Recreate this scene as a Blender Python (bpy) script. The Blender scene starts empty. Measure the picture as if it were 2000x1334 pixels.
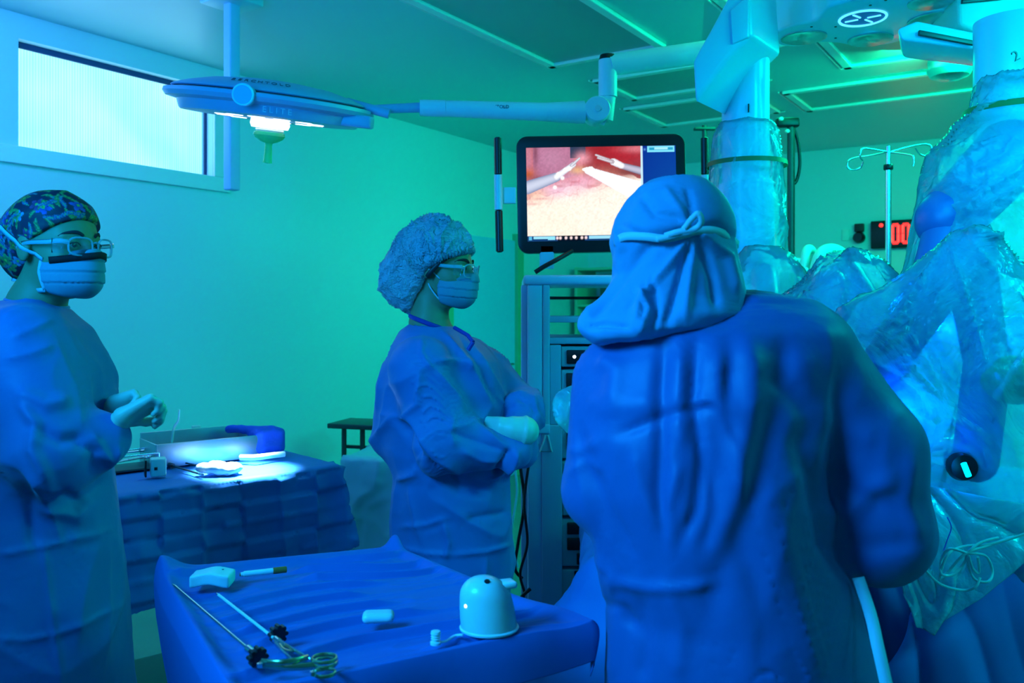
import bpy, bmesh, math, random
import numpy as np
from mathutils import Vector, Matrix
random.seed(7)
RNG = np.random.default_rng(11)

# ------------------------------------------------------------------ camera, world, lights, exposure
F = 1680.0; H = 1.48; HY = 605.0          # focal length (px), eye height, horizon row
scene = bpy.context.scene
COL = scene.collection
cam_d = bpy.data.cameras.new('camera'); cam = bpy.data.objects.new('camera', cam_d); COL.objects.link(cam)
cam.location = (0, 0, H); cam.rotation_euler = (math.radians(90), 0, 0)
cam_d.sensor_width = 36; cam_d.lens = F/2000*36
cam_d.shift_y = -(667-HY)/2000
cam_d.clip_start = .05
cam_d.dof.use_dof = True; cam_d.dof.focus_distance = 2.3; cam_d.dof.aperture_fstop = 5.0
scene.camera = cam
scene.view_settings.view_transform = 'Standard'; scene.view_settings.look = 'None'
scene.view_settings.exposure = 0.0; scene.view_settings.gamma = 1.0
scene.view_settings.use_curve_mapping = False
w = bpy.data.worlds.new('world'); scene.world = w; w.use_nodes = True
w.node_tree.nodes['Background'].inputs[0].default_value = (.0, .16, .4, 1)
w.node_tree.nodes['Background'].inputs[1].default_value = .05

def aim(o, tgt):
    o.rotation_euler = (Vector(tgt)-o.location).to_track_quat('-Z', 'Y').to_euler()
def area(name, loc, tgt, size, power, col, spread=180):
    l = bpy.data.lights.new(name, 'AREA'); l.shape = 'RECTANGLE'; l.size = size[0]; l.size_y = size[1]
    l.energy = power; l.color = col; l.spread = math.radians(spread)
    o = bpy.data.objects.new(name, l); COL.objects.link(o); o.location = loc; aim(o, tgt); return o
def spot(name, loc, tgt, power, col, ang, blend=.5, r=.1):
    l = bpy.data.lights.new(name, 'SPOT'); l.energy = power; l.color = col
    l.spot_size = math.radians(ang); l.spot_blend = blend; l.shadow_soft_size = r
    o = bpy.data.objects.new(name, l); COL.objects.link(o); o.location = loc; aim(o, tgt); return o
BLUE = (.03, .30, 1.0); GREEN = (0.0, 1.0, .42); CYAN = (.03, .62, 1.0)
area('blue_key_light', (-1.45, .35, 2.35), (.25, 1.45, 1.12), (.8, .7), 22, (.008, .36, 1), 76)
area('blue_second_key', (-1.5, -.1, 2.6), (-.5, 2.7, 1.15), (1.1, .8), 4.6, (.006, .36, 1), 110)  # unseen second key, added for the two people on the left
area('blue_wall_wash', (-2.0, 3.1, 2.84), (-1.3, 5.4, 1.2), (.8, .4), 19, (.07, .28, 1), 150)  # unseen fill, added to brighten the left wall but not the people
area('blue_fill_light', (-.4, -1.4, 2.5), (-.9, 4.0, 1.3), (1.2, .8), 5, (.06, .42, 1))
area('blue_ceiling_light', (-1.5, .9, 2.85), (-.7, 2.5, .8), (1.2, .8), 3, (.01, .34, 1))
area('green_ceiling_light', (1.2, 4.4, 2.82), (.2, 4.6, 0), (1.6, .7), 22, GREEN)
area('green_wall_fill', (1.1, 5.6, 2.2), (-1.2, 6.3, 1.95), (.9, .3), 5, (0, 1, .5), 130)  # floating fill without a fixture, added to turn the wall green
area('green_column_light', (2.5, 3.7, 2.86), (1.0, 2.8, 1.6), (.5, .5), 30, (0, 1, .5), 95)
area('green_up_fill', (2.0, 3.05, 2.74), (2.0, 3.2, 3.5), (.6, .3), 32, (0, 1, .45))  # added uplight hidden above the boom head, turns the ceiling green
area('green_back_light', (2.6, 4.6, 2.80), (2.7, 6.6, 1.6), (1.2, .6), 46, GREEN)
area('cyan_side_light', (2.9, 2.0, 2.75), (1.8, 2.6, 1.2), (.8, .6), 40, (0, .9, .80))
area('cyan_front_light', (2.4, .8, 2.75), (1.75, 2.6, 1.35), (.6, .5), 18, (0, .75, .9), 84)  # added out of view to brighten the drape fronts
area('cyan_boom_light', (.9, 1.6, 2.2), (1.9, 2.8, 1.7), (.5, .4), 4, (0, .6, 1), 110)
area('blue_up_light', (-1.3, .9, 1.95), (-1.3, 3.6, 2.9), (.6, .6), 20, (0, .30, 1), 130)  # added out of view to turn the ceiling blue

# ------------------------------------------------------------------ helpers: coordinates
def W(px, py, d): return np.array(((px-1000)*d/F, d, H-(py-HY)*d/F))
def G(px, py, Z):                      # point on a horizontal plane
    d = (H-Z)*F/(py-HY); return np.array(((px-1000)*d/F, d, Z))
CORNER = np.array((.793, 8.94)); DL = np.array((.5476, .8368)); DR = np.array((.8368, -.5476))
def RM(u, v, z): p = CORNER-DL*u+DR*v; return (p[0], p[1], z)     # u back along the left wall, v along the rear wall
YAW = math.atan2(DR[1], DR[0])
CEIL = 2.9

# ------------------------------------------------------------------ helpers: objects
def link(o, parent=None):
    COL.objects.link(o)
    if parent is not None: o.parent = parent
    return o
def tag(o, label, cat, group=None, kind=None):
    if label: o['label'] = label
    if cat: o['category'] = cat
    if group: o['group'] = group
    if kind: o['kind'] = kind
    return o
def empty(name, loc, label, cat, group=None, rz=0):
    o = bpy.data.objects.new(name, None); o.location = loc; o.rotation_euler = (0, 0, rz); o.empty_display_size = .05
    link(o); return tag(o, label, cat, group)
def relocate(o, parent):               # meshes are built in world coordinates; keep them there under a moved parent
    bpy.context.view_layer.update()
    o.parent = parent; o.matrix_parent_inverse = parent.matrix_basis.inverted()
def mesh_obj(name, verts, faces, mat, parent=None, smooth=True, label=None):
    me = bpy.data.meshes.new(name)
    me.from_pydata([tuple(map(float, v)) for v in verts], [], [tuple(map(int, f)) for f in faces]); me.update()
    if smooth: me.polygons.foreach_set('use_smooth', [True]*len(me.polygons))
    o = bpy.data.objects.new(name, me); COL.objects.link(o)
    if mat: me.materials.append(mat)
    if parent is not None: relocate(o, parent)
    if label: o['label'] = label
    return o
class MB:
    def __init__(s): s.v = []; s.f = []; s.sm = []
    def add(s, v, f):
        n = len(s.v); s.v += [tuple(map(float, p)) for p in v]; s.f += [tuple(i+n for i in q) for q in f]; return s
    def box(s, c, size, rz=0, bev=0, R=None):
        bm = bmesh.new(); bmesh.ops.create_cube(bm, size=1)
        bmesh.ops.scale(bm, vec=size, verts=bm.verts)
        if bev: bmesh.ops.bevel(bm, geom=bm.edges[:], offset=min(bev, min(size)*.45), segments=3, profile=.5, affect='EDGES')
        M = Matrix.Translation(Vector([float(q) for q in c])) @ (R if R is not None else Matrix.Rotation(rz, 4, 'Z'))
        bmesh.ops.transform(bm, matrix=M, verts=bm.verts)
        bm.verts.index_update(); s.add([v.co[:] for v in bm.verts], [[v.index for v in f.verts] for f in bm.faces]); bm.free(); return s
    def tube(s, pts, r, n=12, cap=True, flat=1.0, closed=False):
        pts = [np.array(p, float) for p in pts]; m = len(pts)
        rr = list(r) if hasattr(r, '__len__') else [r]*m
        v = []; f = []; prev = None
        for i, p in enumerate(pts):
            if closed: t = pts[(i+1) % m]-pts[i-1]
            else: t = pts[min(i+1, m-1)]-pts[max(i-1, 0)]
            t = t/(np.linalg.norm(t)+1e-9)
            if prev is None:
                a = np.array((0, 0, 1.)) if abs(t[2]) < .9 else np.array((1., 0, 0)); prev = a
            u = prev-t*np.dot(prev, t); u /= np.linalg.norm(u)+1e-9; prev = u; b = np.cross(t, u)
            for k in range(n):
                a = 2*math.pi*k/n; v.append(p+rr[i]*(u*math.cos(a)+b*math.sin(a)*flat))
        for i in range(m if closed else m-1):
            j = (i+1) % m
            for k in range(n): f.append((i*n+k, i*n+(k+1) % n, j*n+(k+1) % n, j*n+k))
        if cap and not closed: f.append(tuple(range(n-1, -1, -1))); f.append(tuple((m-1)*n+k for k in range(n)))
        return s.add(v, f)
    def lathe(s, prof, c, axis=(0, 0, 1), n=32, sx=1, sy=1):
        q = Vector((0, 0, 1)).rotation_difference(Vector(axis)); v = []; f = []
        for (r, z) in prof:
            for k in range(n):
                a = 2*math.pi*k/n; p = q @ Vector((r*math.cos(a)*sx, r*math.sin(a)*sy, z)); v.append((p.x+c[0], p.y+c[1], p.z+c[2]))
        for i in range(len(prof)-1):
            for k in range(n): f.append((i*n+k, i*n+(k+1) % n, (i+1)*n+(k+1) % n, (i+1)*n+k))
        if prof[0][0] > 1e-5: f.append(tuple(range(n-1, -1, -1)))
        if prof[-1][0] > 1e-5: f.append(tuple((len(prof)-1)*n+k for k in range(n)))
        return s.add(v, f)
    def prism(s, poly, vec):
        n = len(poly); v = [np.array(p, float) for p in poly]+[np.array(p, float)+np.array(vec) for p in poly]
        return s.add(v, [tuple(range(n)), tuple(range(2*n-1, n-1, -1))]+[(i, i+n, (i+1) % n+n, (i+1) % n) for i in range(n)])
    def build(s, name, mat, parent=None, smooth=True, label=None, bevel=0):
        o = mesh_obj(name, s.v, s.f, mat, parent, smooth, label)
        bm = bmesh.new(); bm.from_mesh(o.data); bmesh.ops.recalc_face_normals(bm, faces=bm.faces)
        if bevel:
            es = [e for e in bm.edges if len(e.link_faces) == 2 and e.calc_face_angle(0) > .6]
            bmesh.ops.bevel(bm, geom=es, offset=bevel, segments=3, profile=.5, affect='EDGES')
        bm.to_mesh(o.data); bm.free()
        if smooth:
            o.data.polygons.foreach_set('use_smooth', [True]*len(o.data.polygons))
            try: o.data.set_sharp_from_angle(angle=math.radians(38))
            except Exception: pass
        return o
def spline(pts, n=8, closed=False):    # Catmull-Rom through points
    P = [np.array(p, float) for p in pts]; out = []; m = len(P)
    rng = range(m) if closed else range(m-1)
    for i in rng:
        if closed: a, b, c, d = P[i-1], P[i], P[(i+1) % m], P[(i+2) % m]
        else: a, b, c, d = P[max(i-1, 0)], P[i], P[i+1], P[min(i+2, m-1)]
        for k in range(n):
            t = k/n; out.append(.5*((2*b)+(-a+c)*t+(2*a-5*b+4*c-d)*t*t+(-a+3*b-3*c+d)*t**3))
    if not closed: out.append(P[-1])
    return out
def text_obj(body, loc, size, rot, mat, parent, name='lettering', thick=.001):
    c = bpy.data.curves.new(name, 'FONT'); c.body = body; c.size = size; c.extrude = thick; c.align_x = 'CENTER'; c.align_y = 'CENTER'
    t = bpy.data.objects.new(name+'_tmp', c); COL.objects.link(t); bpy.context.view_layer.update()
    me = bpy.data.meshes.new_from_object(t); bpy.data.objects.remove(t)
    me.transform((Matrix.Translation(Vector([float(q) for q in loc])) @ rot.to_4x4())); me.materials.clear(); me.materials.append(mat)
    o = bpy.data.objects.new(name, me); COL.objects.link(o); relocate(o, parent); return o

# ------------------------------------------------------------------ helpers: materials
def mat(name, col, rough=.5, metal=0, spec=.5, bump=None, emit=None, sheen=0, var=None, coat=0, vcol=None, tex=None):
    m = bpy.data.materials.new(name); m.use_nodes = True; nt = m.node_tree; b = nt.nodes['Principled BSDF']
    b.inputs['Base Color'].default_value = (*col, 1); b.inputs['Roughness'].default_value = rough
    b.inputs['Metallic'].default_value = metal; b.inputs['Specular IOR Level'].default_value = spec
    b.inputs['Coat Weight'].default_value = coat; b.inputs['Sheen Weight'].default_value = sheen
    tc = nt.nodes.new('ShaderNodeTexCoord')
    if emit: b.inputs['Emission Color'].default_value = (*emit[0], 1); b.inputs['Emission Strength'].default_value = emit[1]
    if var:
        n = nt.nodes.new('ShaderNodeTexNoise'); n.inputs['Scale'].default_value = var[0]; n.inputs['Detail'].default_value = 6
        r = nt.nodes.new('ShaderNodeMapRange'); r.inputs['To Min'].default_value = 1-var[1]; r.inputs['To Max'].default_value = 1+var[1]
        x = nt.nodes.new('ShaderNodeVectorMath'); x.operation = 'SCALE'; x.inputs[0].default_value = col
        nt.links.new(tc.outputs['Object'], n.inputs['Vector']); nt.links.new(n.outputs['Fac'], r.inputs['Value'])
        nt.links.new(r.outputs['Result'], x.inputs['Scale']); nt.links.new(x.outputs['Vector'], b.inputs['Base Color'])
    if bump:
        prev = None
        for (kind, sc, st, dist) in bump:
            n = nt.nodes.new('ShaderNodeTexVoronoi' if kind == 'voronoi' else 'ShaderNodeTexNoise')
            n.inputs['Scale'].default_value = sc; out = n.outputs[0]
            if kind == 'noise': n.inputs['Detail'].default_value = 8; n.inputs['Roughness'].default_value = .6
            if kind == 'crumple':
                n.inputs['Detail'].default_value = 4; n.inputs['Distortion'].default_value = .6
                a = nt.nodes.new('ShaderNodeMath'); a.operation = 'SUBTRACT'; a.inputs[1].default_value = .5
                c = nt.nodes.new('ShaderNodeMath'); c.operation = 'ABSOLUTE'
                nt.links.new(out, a.inputs[0]); nt.links.new(a.outputs[0], c.inputs[0]); out = c.outputs[0]
            nt.links.new(tc.outputs['Object'], n.inputs['Vector'])
            bp = nt.nodes.new('ShaderNodeBump'); bp.inputs['Strength'].default_value = st; bp.inputs['Distance'].default_value = dist
            nt.links.new(out, bp.inputs['Height'])
            if prev: nt.links.new(prev.outputs[0], bp.inputs['Normal'])
            prev = bp
        nt.links.new(prev.outputs[0], b.inputs['Normal'])
    if vcol:
        a = nt.nodes.new('ShaderNodeVertexColor'); a.layer_name = vcol
        if emit: nt.links.new(a.outputs['Color'], b.inputs['Emission Color'])
        else: nt.links.new(a.outputs['Color'], b.inputs['Base Color'])
    return m
def film(name, col, opac, rough=.12, bump=None, spec_mix=.25, transl=.5):
    """thin plastic or non-woven sheet: part see-through, part scattering, glossy on top"""
    m = bpy.data.materials.new(name); m.use_nodes = True; nt = m.node_tree; nt.nodes.clear()
    out = nt.nodes.new('ShaderNodeOutputMaterial'); tr = nt.nodes.new('ShaderNodeBsdfTransparent')
    df = nt.nodes.new('ShaderNodeBsdfDiffuse'); tl = nt.nodes.new('ShaderNodeBsdfTranslucent'); gl = nt.nodes.new('ShaderNodeBsdfGlossy')
    tr.inputs[0].default_value = (.9, .97, 1, 1)
    df.inputs[0].default_value = (*col, 1); tl.inputs[0].default_value = (*col, 1); gl.inputs['Roughness'].default_value = rough
    m1 = nt.nodes.new('ShaderNodeMixShader'); m1.inputs[0].default_value = transl
    m2 = nt.nodes.new('ShaderNodeMixShader'); m2.inputs[0].default_value = opac
    m3 = nt.nodes.new('ShaderNodeMixShader')
    lw = nt.nodes.new('ShaderNodeLayerWeight'); lw.inputs[0].default_value = spec_mix
    L = nt.links.new
    L(df.outputs[0], m1.inputs[1]); L(tl.outputs[0], m1.inputs[2]); L(tr.outputs[0], m2.inputs[1]); L(m1.outputs[0], m2.inputs[2])
    L(m2.outputs[0], m3.inputs[1]); L(gl.outputs[0], m3.inputs[2]); L(lw.outputs['Fresnel'], m3.inputs[0]); L(m3.outputs[0], out.inputs[0])
    if bump:
        tc = nt.nodes.new('ShaderNodeTexCoord'); prev = None
        for sc, st, dist in bump:
            n = nt.nodes.new('ShaderNodeTexNoise'); n.inputs['Scale'].default_value = sc; n.inputs['Detail'].default_value = 5; n.inputs['Distortion'].default_value = 1.2
            a = nt.nodes.new('ShaderNodeMath'); a.operation = 'SUBTRACT'; a.inputs[1].default_value = .5
            c = nt.nodes.new('ShaderNodeMath'); c.operation = 'ABSOLUTE'
            L(tc.outputs['Object'], n.inputs['Vector']); L(n.outputs[0], a.inputs[0]); L(a.outputs[0], c.inputs[0])
            bp = nt.nodes.new('ShaderNodeBump'); bp.inputs['Strength'].default_value = st; bp.inputs['Distance'].default_value = dist
            L(c.outputs[0], bp.inputs['Height'])
            if prev: L(prev.outputs[0], bp.inputs['Normal'])
            prev = bp
        for s_ in (df, tl, gl): L(prev.outputs[0], s_.inputs['Normal'])
    return m

M = {}
M['wall'] = mat('wall_paint', (.62, .80, .84), .38, spec=.5, bump=[('noise', 60, .05, .002)])
M['ceiling'] = mat('ceiling_paint', (.35, .66, .70), .35, spec=.6, bump=[('noise', 5, .04, .01)])
M['trim'] = mat('trim_paint', (.8, .85, .85), .3)
M['floor'] = mat('floor_vinyl', (.18, .24, .22), .25, var=(3, .15))
M['gown'] = mat('gown_cloth', (.03, .17, .42), .55, spec=.3, bump=[('noise', 900, .12, .0006), ('crumple', 22, .25, .004)], sheen=.15)
M['gown2'] = mat('navy_gown_cloth', (.010, .10, .30), .5, spec=.35, bump=[('noise', 900, .12, .0006), ('noise', 9, .2, .01)], sheen=.1)
M['drape'] = mat('table_drape_cloth', (.035, .20, .56), .6, spec=.3, bump=[('noise', 700, .12, .0006), ('crumple', 14, .2, .004)])
M['navy'] = mat('tray_drape_cloth', (.012, .13, .42), .62, spec=.25, bump=[('noise', 600, .2, .0008), ('crumple', 18, .25, .003)])
M['teal_drape'] = mat('teal_drape_cloth', (.2, .55, .65), .6)
M['piping'] = mat('dark_blue_binding', (.008, .03, .28), .6)
M['skin'] = mat('skin', (.36, .26, .13), .5, spec=.35, bump=[('noise', 250, .1, .001)])
M['lip'] = mat('lips', (.35, .1, .1), .5)
M['brow'] = mat('eyebrow_hair', (.012, .012, .014), .8)
M['hair'] = mat('dark_hair', (.015, .012, .012), .5)
M['sclera'] = mat('eye_white', (.45, .5, .5), .2, coat=.5)
M['iris'] = mat('dark_iris', (.015, .012, .01), .1, coat=1)
M['mask'] = mat('mask_cloth', (.17, .29, .36), .8, bump=[('noise', 800, .1, .0005)])
M['strap'] = mat('mask_strap', (.4, .55, .6), .7)
M['black'] = mat('black_plastic', (.006, .007, .009), .35)
M['blackmatt'] = mat('matt_black', (.004, .004, .005), .8)
M['glove'] = mat('latex_glove', (.50, .66, .52), .4, spec=.4, bump=[('noise', 120, .12, .001)])
M['white'] = mat('white_plastic', (.6, .72, .66), .3, coat=.2)
M['cream'] = mat('off_white_plastic', (.62, .74, .74), .35)
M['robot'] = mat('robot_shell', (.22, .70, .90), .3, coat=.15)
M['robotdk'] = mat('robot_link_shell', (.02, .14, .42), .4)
M['cart'] = mat('cart_enamel', (.30, .50, .66), .42)
M['cartlt'] = mat('cart_aluminium', (.42, .62, .80), .35)
M['device'] = mat('device_front', (.30, .52, .58), .4)
M['steel'] = mat('polished_steel', (.75, .78, .8), .22, metal=1)
M['brushed'] = mat('brushed_steel', (.55, .58, .62), .4, metal=1, bump=[('noise', 300, .1, .0005)])
M['dark_steel'] = mat('dark_steel', (.05, .08, .08), .4, metal=.6)
M['brass'] = mat('gold_handle', (.55, .5, .3), .3, metal=1)
M['capred'] = mat('marker_cap', (.45, .12, .02), .5)
M['lens'] = mat('lit_lamp_lens', (.8, .9, 1), .3, emit=((.72, .80, 1), 3))
M['window'] = None
M['green_h'] = mat('sterile_green_handle', (.06, .9, .42), .25, emit=None, coat=.4)
M['greenband'] = mat('green_tape', (.01, .16, .04), .5)
M['olive'] = mat('green_pouch', (.03, .35, .05), .3, coat=.3)
M['ledred'] = mat('red_led_digit', (.3, 0, 0), .4, emit=((1, .02, .02), 3.5))
M['ledblue'] = mat('blue_led', (0, .2, .4), .4, emit=((.0, .55, 1), 5))
M['ledwhite'] = mat('white_led', (1, 1, 1), .4, emit=((.9, .97, 1), 4))
M['logo'] = mat('lit_logo', (.2, .7, 1), .4, emit=((.12, .65, 1), 1.3))
M['scr2'] = mat('small_lit_screen', (.1, .3, .4), .3, emit=((.08, .45, .62), .9))
M['logobg'] = mat('logo_backing', (.02, .2, .7), .4)
M['dial'] = mat('spun_metal_cap', (.5, .66, .72), .3, metal=1)
_b = M['dial'].node_tree.nodes['Principled BSDF']; _b.inputs['Anisotropic'].default_value = .9
_t = M['dial'].node_tree.nodes.new('ShaderNodeTangent'); _t.direction_type = 'RADIAL'; _t.axis = 'Z'; M['dial'].node_tree.links.new(_t.outputs[0], _b.inputs['Tangent'])
M['cardbox'] = mat('dark_box', (.03, .09, .08), .7)
M['gauze'] = mat('white_gauze', (.85, .88, .9), .9, bump=[('noise', 80, .5, .004)])
M['bluetowel'] = mat('blue_towel', (.02, .10, .62), .85, bump=[('noise', 60, .6, .005)])
M['tubing'] = mat('clear_tubing', (.22, .62, .66), .2, coat=.4)
M['cap_cloth'] = film('bouffant_cap_film', (.55, .85, 1.0), .86, .30, [(16, 1, .05), (45, 1, .016)], .14, .35)
M['hood_cloth'] = film('hood_cloth_film', (.14, .42, .70), .95, .5, [(9, .5, .01), (120, .2, .001)], .06, .3)
M['green_h'] = film('sterile_green_handle', (.05, .95, .40), .97, .2, None, .2, .5)
M['plastic'] = film('clear_drape_film', (.25, .95, 1.0), .40, .10, [(5, .8, .05), (30, .5, .004)], .24, .5)
M['plastic2'] = film('hazy_drape_film', (.18, .85, .95), .50, .12, [(4.5, .8, .05), (30, .5, .004)], .22, .5)
M['clear'] = film('clear_lens', (.6, .85, .95), .06, .03, None, .18)
M['bag'] = film('clear_tray_plastic', (.7, .85, .95), .35, .1, [(30, .3, .004)], .2)

# ------------------------------------------------------------------ helpers: sculpting with signed distance fields
TBL = RNG.random((32, 32, 32)).astype(np.float32)
def vnoise(x, y, z):
    xi = np.floor(x).astype(int); yi = np.floor(y).astype(int); zi = np.floor(z).astype(int)
    fx = x-xi; fy = y-yi; fz = z-zi
    fx = fx*fx*(3-2*fx); fy = fy*fy*(3-2*fy); fz = fz*fz*(3-2*fz)
    g = lambda a, b, c: TBL[(xi+a) & 31, (yi+b) & 31, (zi+c) & 31]
    x00 = g(0,0,0)*(1-fx)+g(1,0,0)*fx; x10 = g(0,1,0)*(1-fx)+g(1,1,0)*fx
    x01 = g(0,0,1)*(1-fx)+g(1,0,1)*fx; x11 = g(0,1,1)*(1-fx)+g(1,1,1)*fx
    return (x00*(1-fy)+x10*fy)*(1-fz)+(x01*(1-fy)+x11*fy)*fz
def ridge(p, f, off=0, pw=2.0):        # sharp creases where the noise crosses one half
    x, y, z = p[:, 0]*f[0], p[:, 1]*f[1], p[:, 2]*f[2]
    n = vnoise(x+off, y+off*1.7, z+off*.6)+vnoise(.6*x+.8*y+off+9, -.48*x+.36*y+.8*z+3, .64*x-.48*y+.6*z+7)
    return (1-np.minimum(1, np.abs(n-1)*1.35))**pw
def length(x, y, z): return np.sqrt(x*x+y*y+z*z)
def s_ell(P, c, r):
    x, y, z = P[0]-c[0], P[1]-c[1], P[2]-c[2]
    k0 = length(x/r[0], y/r[1], z/r[2]); k1 = length(x/r[0]**2, y/r[1]**2, z/r[2]**2)
    return k0*(k0-1)/(k1+1e-6)
def s_cone(P, a, b, ra, rb, flat=None):
    a = np.array(a, float); b = np.array(b, float); d = b-a; L2 = float(d@d)+1e-9
    x, y, z = P[0]-a[0], P[1]-a[1], P[2]-a[2]
    t = np.clip((x*d[0]+y*d[1]+z*d[2])/L2, 0, 1)
    return length(x-t*d[0], y-t*d[1], z-t*d[2])-(ra+(rb-ra)*t)
def s_box(P, c, hs, r=0.0, rz=0):
    x, y, z = P[0]-c[0], P[1]-c[1], P[2]-c[2]
    if rz: cs, sn = math.cos(rz), math.sin(rz); x, y = x*cs+y*sn, -x*sn+y*cs
    qx, qy, qz = np.abs(x)-hs[0]+r, np.abs(y)-hs[1]+r, np.abs(z)-hs[2]+r
    return length(np.maximum(qx, 0), np.maximum(qy, 0), np.maximum(qz, 0))+np.minimum(np.maximum(qx, np.maximum(qy, qz)), 0)-r
def s_stack(P, rows, rz=0):            # rows of (z, cx, cy, rx, ry); elliptical cross sections
    rows = sorted(rows); zz = [r[0] for r in rows]
    it = lambda i: np.interp(P[2], zz, [r[i] for r in rows]).astype(np.float32)
    cx, cy, rx, ry = it(1), it(2), it(3), it(4); x = P[0]-cx; y = P[1]-cy
    if rz: cs, sn = math.cos(rz), math.sin(rz); x, y = x*cs+y*sn, -x*sn+y*cs
    k = np.sqrt((x/rx)**2+(y/ry)**2); d = (k-1)*np.minimum(rx, ry)
    return np.maximum(d, np.maximum(P[2]-zz[-1], zz[0]-P[2]))
def smin(a, b, k):
    h = np.clip(.5+.5*(b-a)/k, 0, 1); return b*(1-h)+a*h-k*h*(1-h)
def smax(a, b, k): return -smin(-a, -b, k)
def axis(lo, hi, h, fine=None, hf=None):
    if fine is None: return np.arange(lo, hi+h, h).astype(np.float32)
    a = [np.arange(lo, fine[0], h), np.arange(fine[0], fine[1], hf), np.arange(fine[1], hi+h, h)]
    return np.concatenate(a).astype(np.float32)
def surfnet(f, xs, ys, zs):
    P = np.meshgrid(xs, ys, zs, indexing='ij'); D = f(P).astype(np.float32); S = D < 0
    nx, ny, nz = D.shape; acc = np.zeros((nx-1, ny-1, nz-1, 3), np.float32); cnt = np.zeros((nx-1, ny-1, nz-1), np.float32)
    co = (xs, ys, zs); quads = []
    eds = []
    for ax in range(3):
        sl0 = [slice(None)]*3; sl1 = [slice(None)]*3; sl0[ax] = slice(0, -1); sl1[ax] = slice(1, None)
        ch = S[tuple(sl0)] != S[tuple(sl1)]; idx = np.argwhere(ch); i1 = idx.copy(); i1[:, ax] += 1
        d0 = D[tuple(idx.T)]; d1 = D[tuple(i1.T)]; t = d0/(d0-d1)
        pos = np.stack([co[k][idx[:, k]] for k in range(3)], 1); pos[:, ax] += t*(co[ax][i1[:, ax]]-co[ax][idx[:, ax]])
        b, c = [(1, 2), (2, 0), (0, 1)][ax]
        ok = (idx[:, b] > 0) & (idx[:, c] > 0) & (idx[:, b] < D.shape[b]-1) & (idx[:, c] < D.shape[c]-1)
        for (ob, oc) in ((-1, -1), (0, -1), (0, 0), (-1, 0)):
            ci = idx.copy(); ci[:, b] += ob; ci[:, c] += oc
            v = (ci >= 0).all(1) & (ci[:, 0] < nx-1) & (ci[:, 1] < ny-1) & (ci[:, 2] < nz-1); q = tuple(ci[v].T)
            for k in range(3): np.add.at(acc[..., k], q, pos[v, k])
            np.add.at(cnt, q, 1)
        eds.append((idx[ok], d0[ok] < 0, b, c))
    act = cnt > 0; idm = -np.ones(cnt.shape, np.int64); idm[act] = np.arange(act.sum())
    V = (acc[act]/cnt[act][:, None]).astype(np.float64)
    for idx, inside, b, c in eds:
        qs = []
        for (ob, oc) in ((-1, -1), (0, -1), (0, 0), (-1, 0)):
            ci = idx.copy(); ci[:, b] += ob; ci[:, c] += oc; qs.append(idm[tuple(ci.T)])
        q = np.stack(qs, 1); q[~inside] = q[~inside][:, ::-1]; quads.append(q)
    return V, np.concatenate(quads)
def vnormals(V, Q):
    n = np.cross(V[Q[:, 2]]-V[Q[:, 0]], V[Q[:, 3]]-V[Q[:, 1]]); N = np.zeros_like(V)
    for k in range(3):
        w_ = np.tile(n[:, k:k+1], (1, 4)).ravel(); N[:, k] = np.bincount(Q.ravel(), w_, len(V))
    return N/(np.linalg.norm(N, axis=1)[:, None]+1e-12)
def relax(V, Q, it=2, lam=.5):
    a = Q.ravel(); b = np.roll(Q, -1, 1).ravel(); I = np.concatenate([a, b]); J = np.concatenate([b, a])
    c = np.bincount(I, minlength=len(V))[:, None]
    for _ in range(it):
        S = np.stack([np.bincount(I, V[J, k], len(V)) for k in range(3)], 1); V = V+lam*(S/np.maximum(c, 1)-V)
    return V
def fast_mesh(name, V, Q, material, parent=None, smooth=True, colors=None):
    me = bpy.data.meshes.new(name); me.vertices.add(len(V)); me.vertices.foreach_set('co', V.astype(np.float32).ravel())
    k = Q.shape[1]; me.loops.add(Q.size); me.loops.foreach_set('vertex_index', Q.astype(np.int32).ravel())
    me.polygons.add(len(Q)); me.polygons.foreach_set('loop_start', np.arange(0, Q.size, k, dtype=np.int32))
    me.update(calc_edges=True); me.validate()
    me.polygons.foreach_set('use_smooth', [smooth]*len(me.polygons))
    if colors is not None:
        a = me.color_attributes.new('paint', 'FLOAT_COLOR', 'POINT')
        a.data.foreach_set('color', np.concatenate([colors, np.ones((len(V), 1))], 1).astype(np.float32).ravel())
    me.materials.append(material); o = bpy.data.objects.new(name, me); COL.objects.link(o)
    if hasattr(o, 'shadow_terminator_geometry_offset'): o.shadow_terminator_geometry_offset = .02; o.shadow_terminator_shading_offset = .1
    if parent is not None: relocate(o, parent)
    return o
def sculpt(name, f, box, h, material, parent, disp=None, it=1, fine=None, hf=None, colors=None, open_below=None, post=0):
    (x0, y0, z0), (x1, y1, z1) = box
    if fine: xs = axis(x0, x1, h, fine[0], hf); ys = axis(y0, y1, h, fine[1], hf); zs = axis(z0, z1, h, fine[2], hf)
    else: xs, ys, zs = axis(x0, x1, h), axis(y0, y1, h), axis(z0, z1, h)
    V, Q = surfnet(f, xs, ys, zs); V = relax(V, Q, it)
    if disp is not None: N = vnormals(V, Q); V = relax(V+N*disp(V, N)[:, None], Q, post, .4)
    if open_below is not None:
        N = vnormals(V, Q); fz = N[Q].mean(1)[:, 2]; zc = V[Q].mean(1)[:, 2]
        keep = ~((fz < -.6) & (zc < open_below)); Q = Q[keep]
        used = np.unique(Q); mp = -np.ones(len(V), int); mp[used] = np.arange(len(used)); V = V[used]; Q = mp[Q]
    return fast_mesh(name, V, Q, material, parent, colors=colors(V, vnormals(V, Q)) if colors else None)
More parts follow.
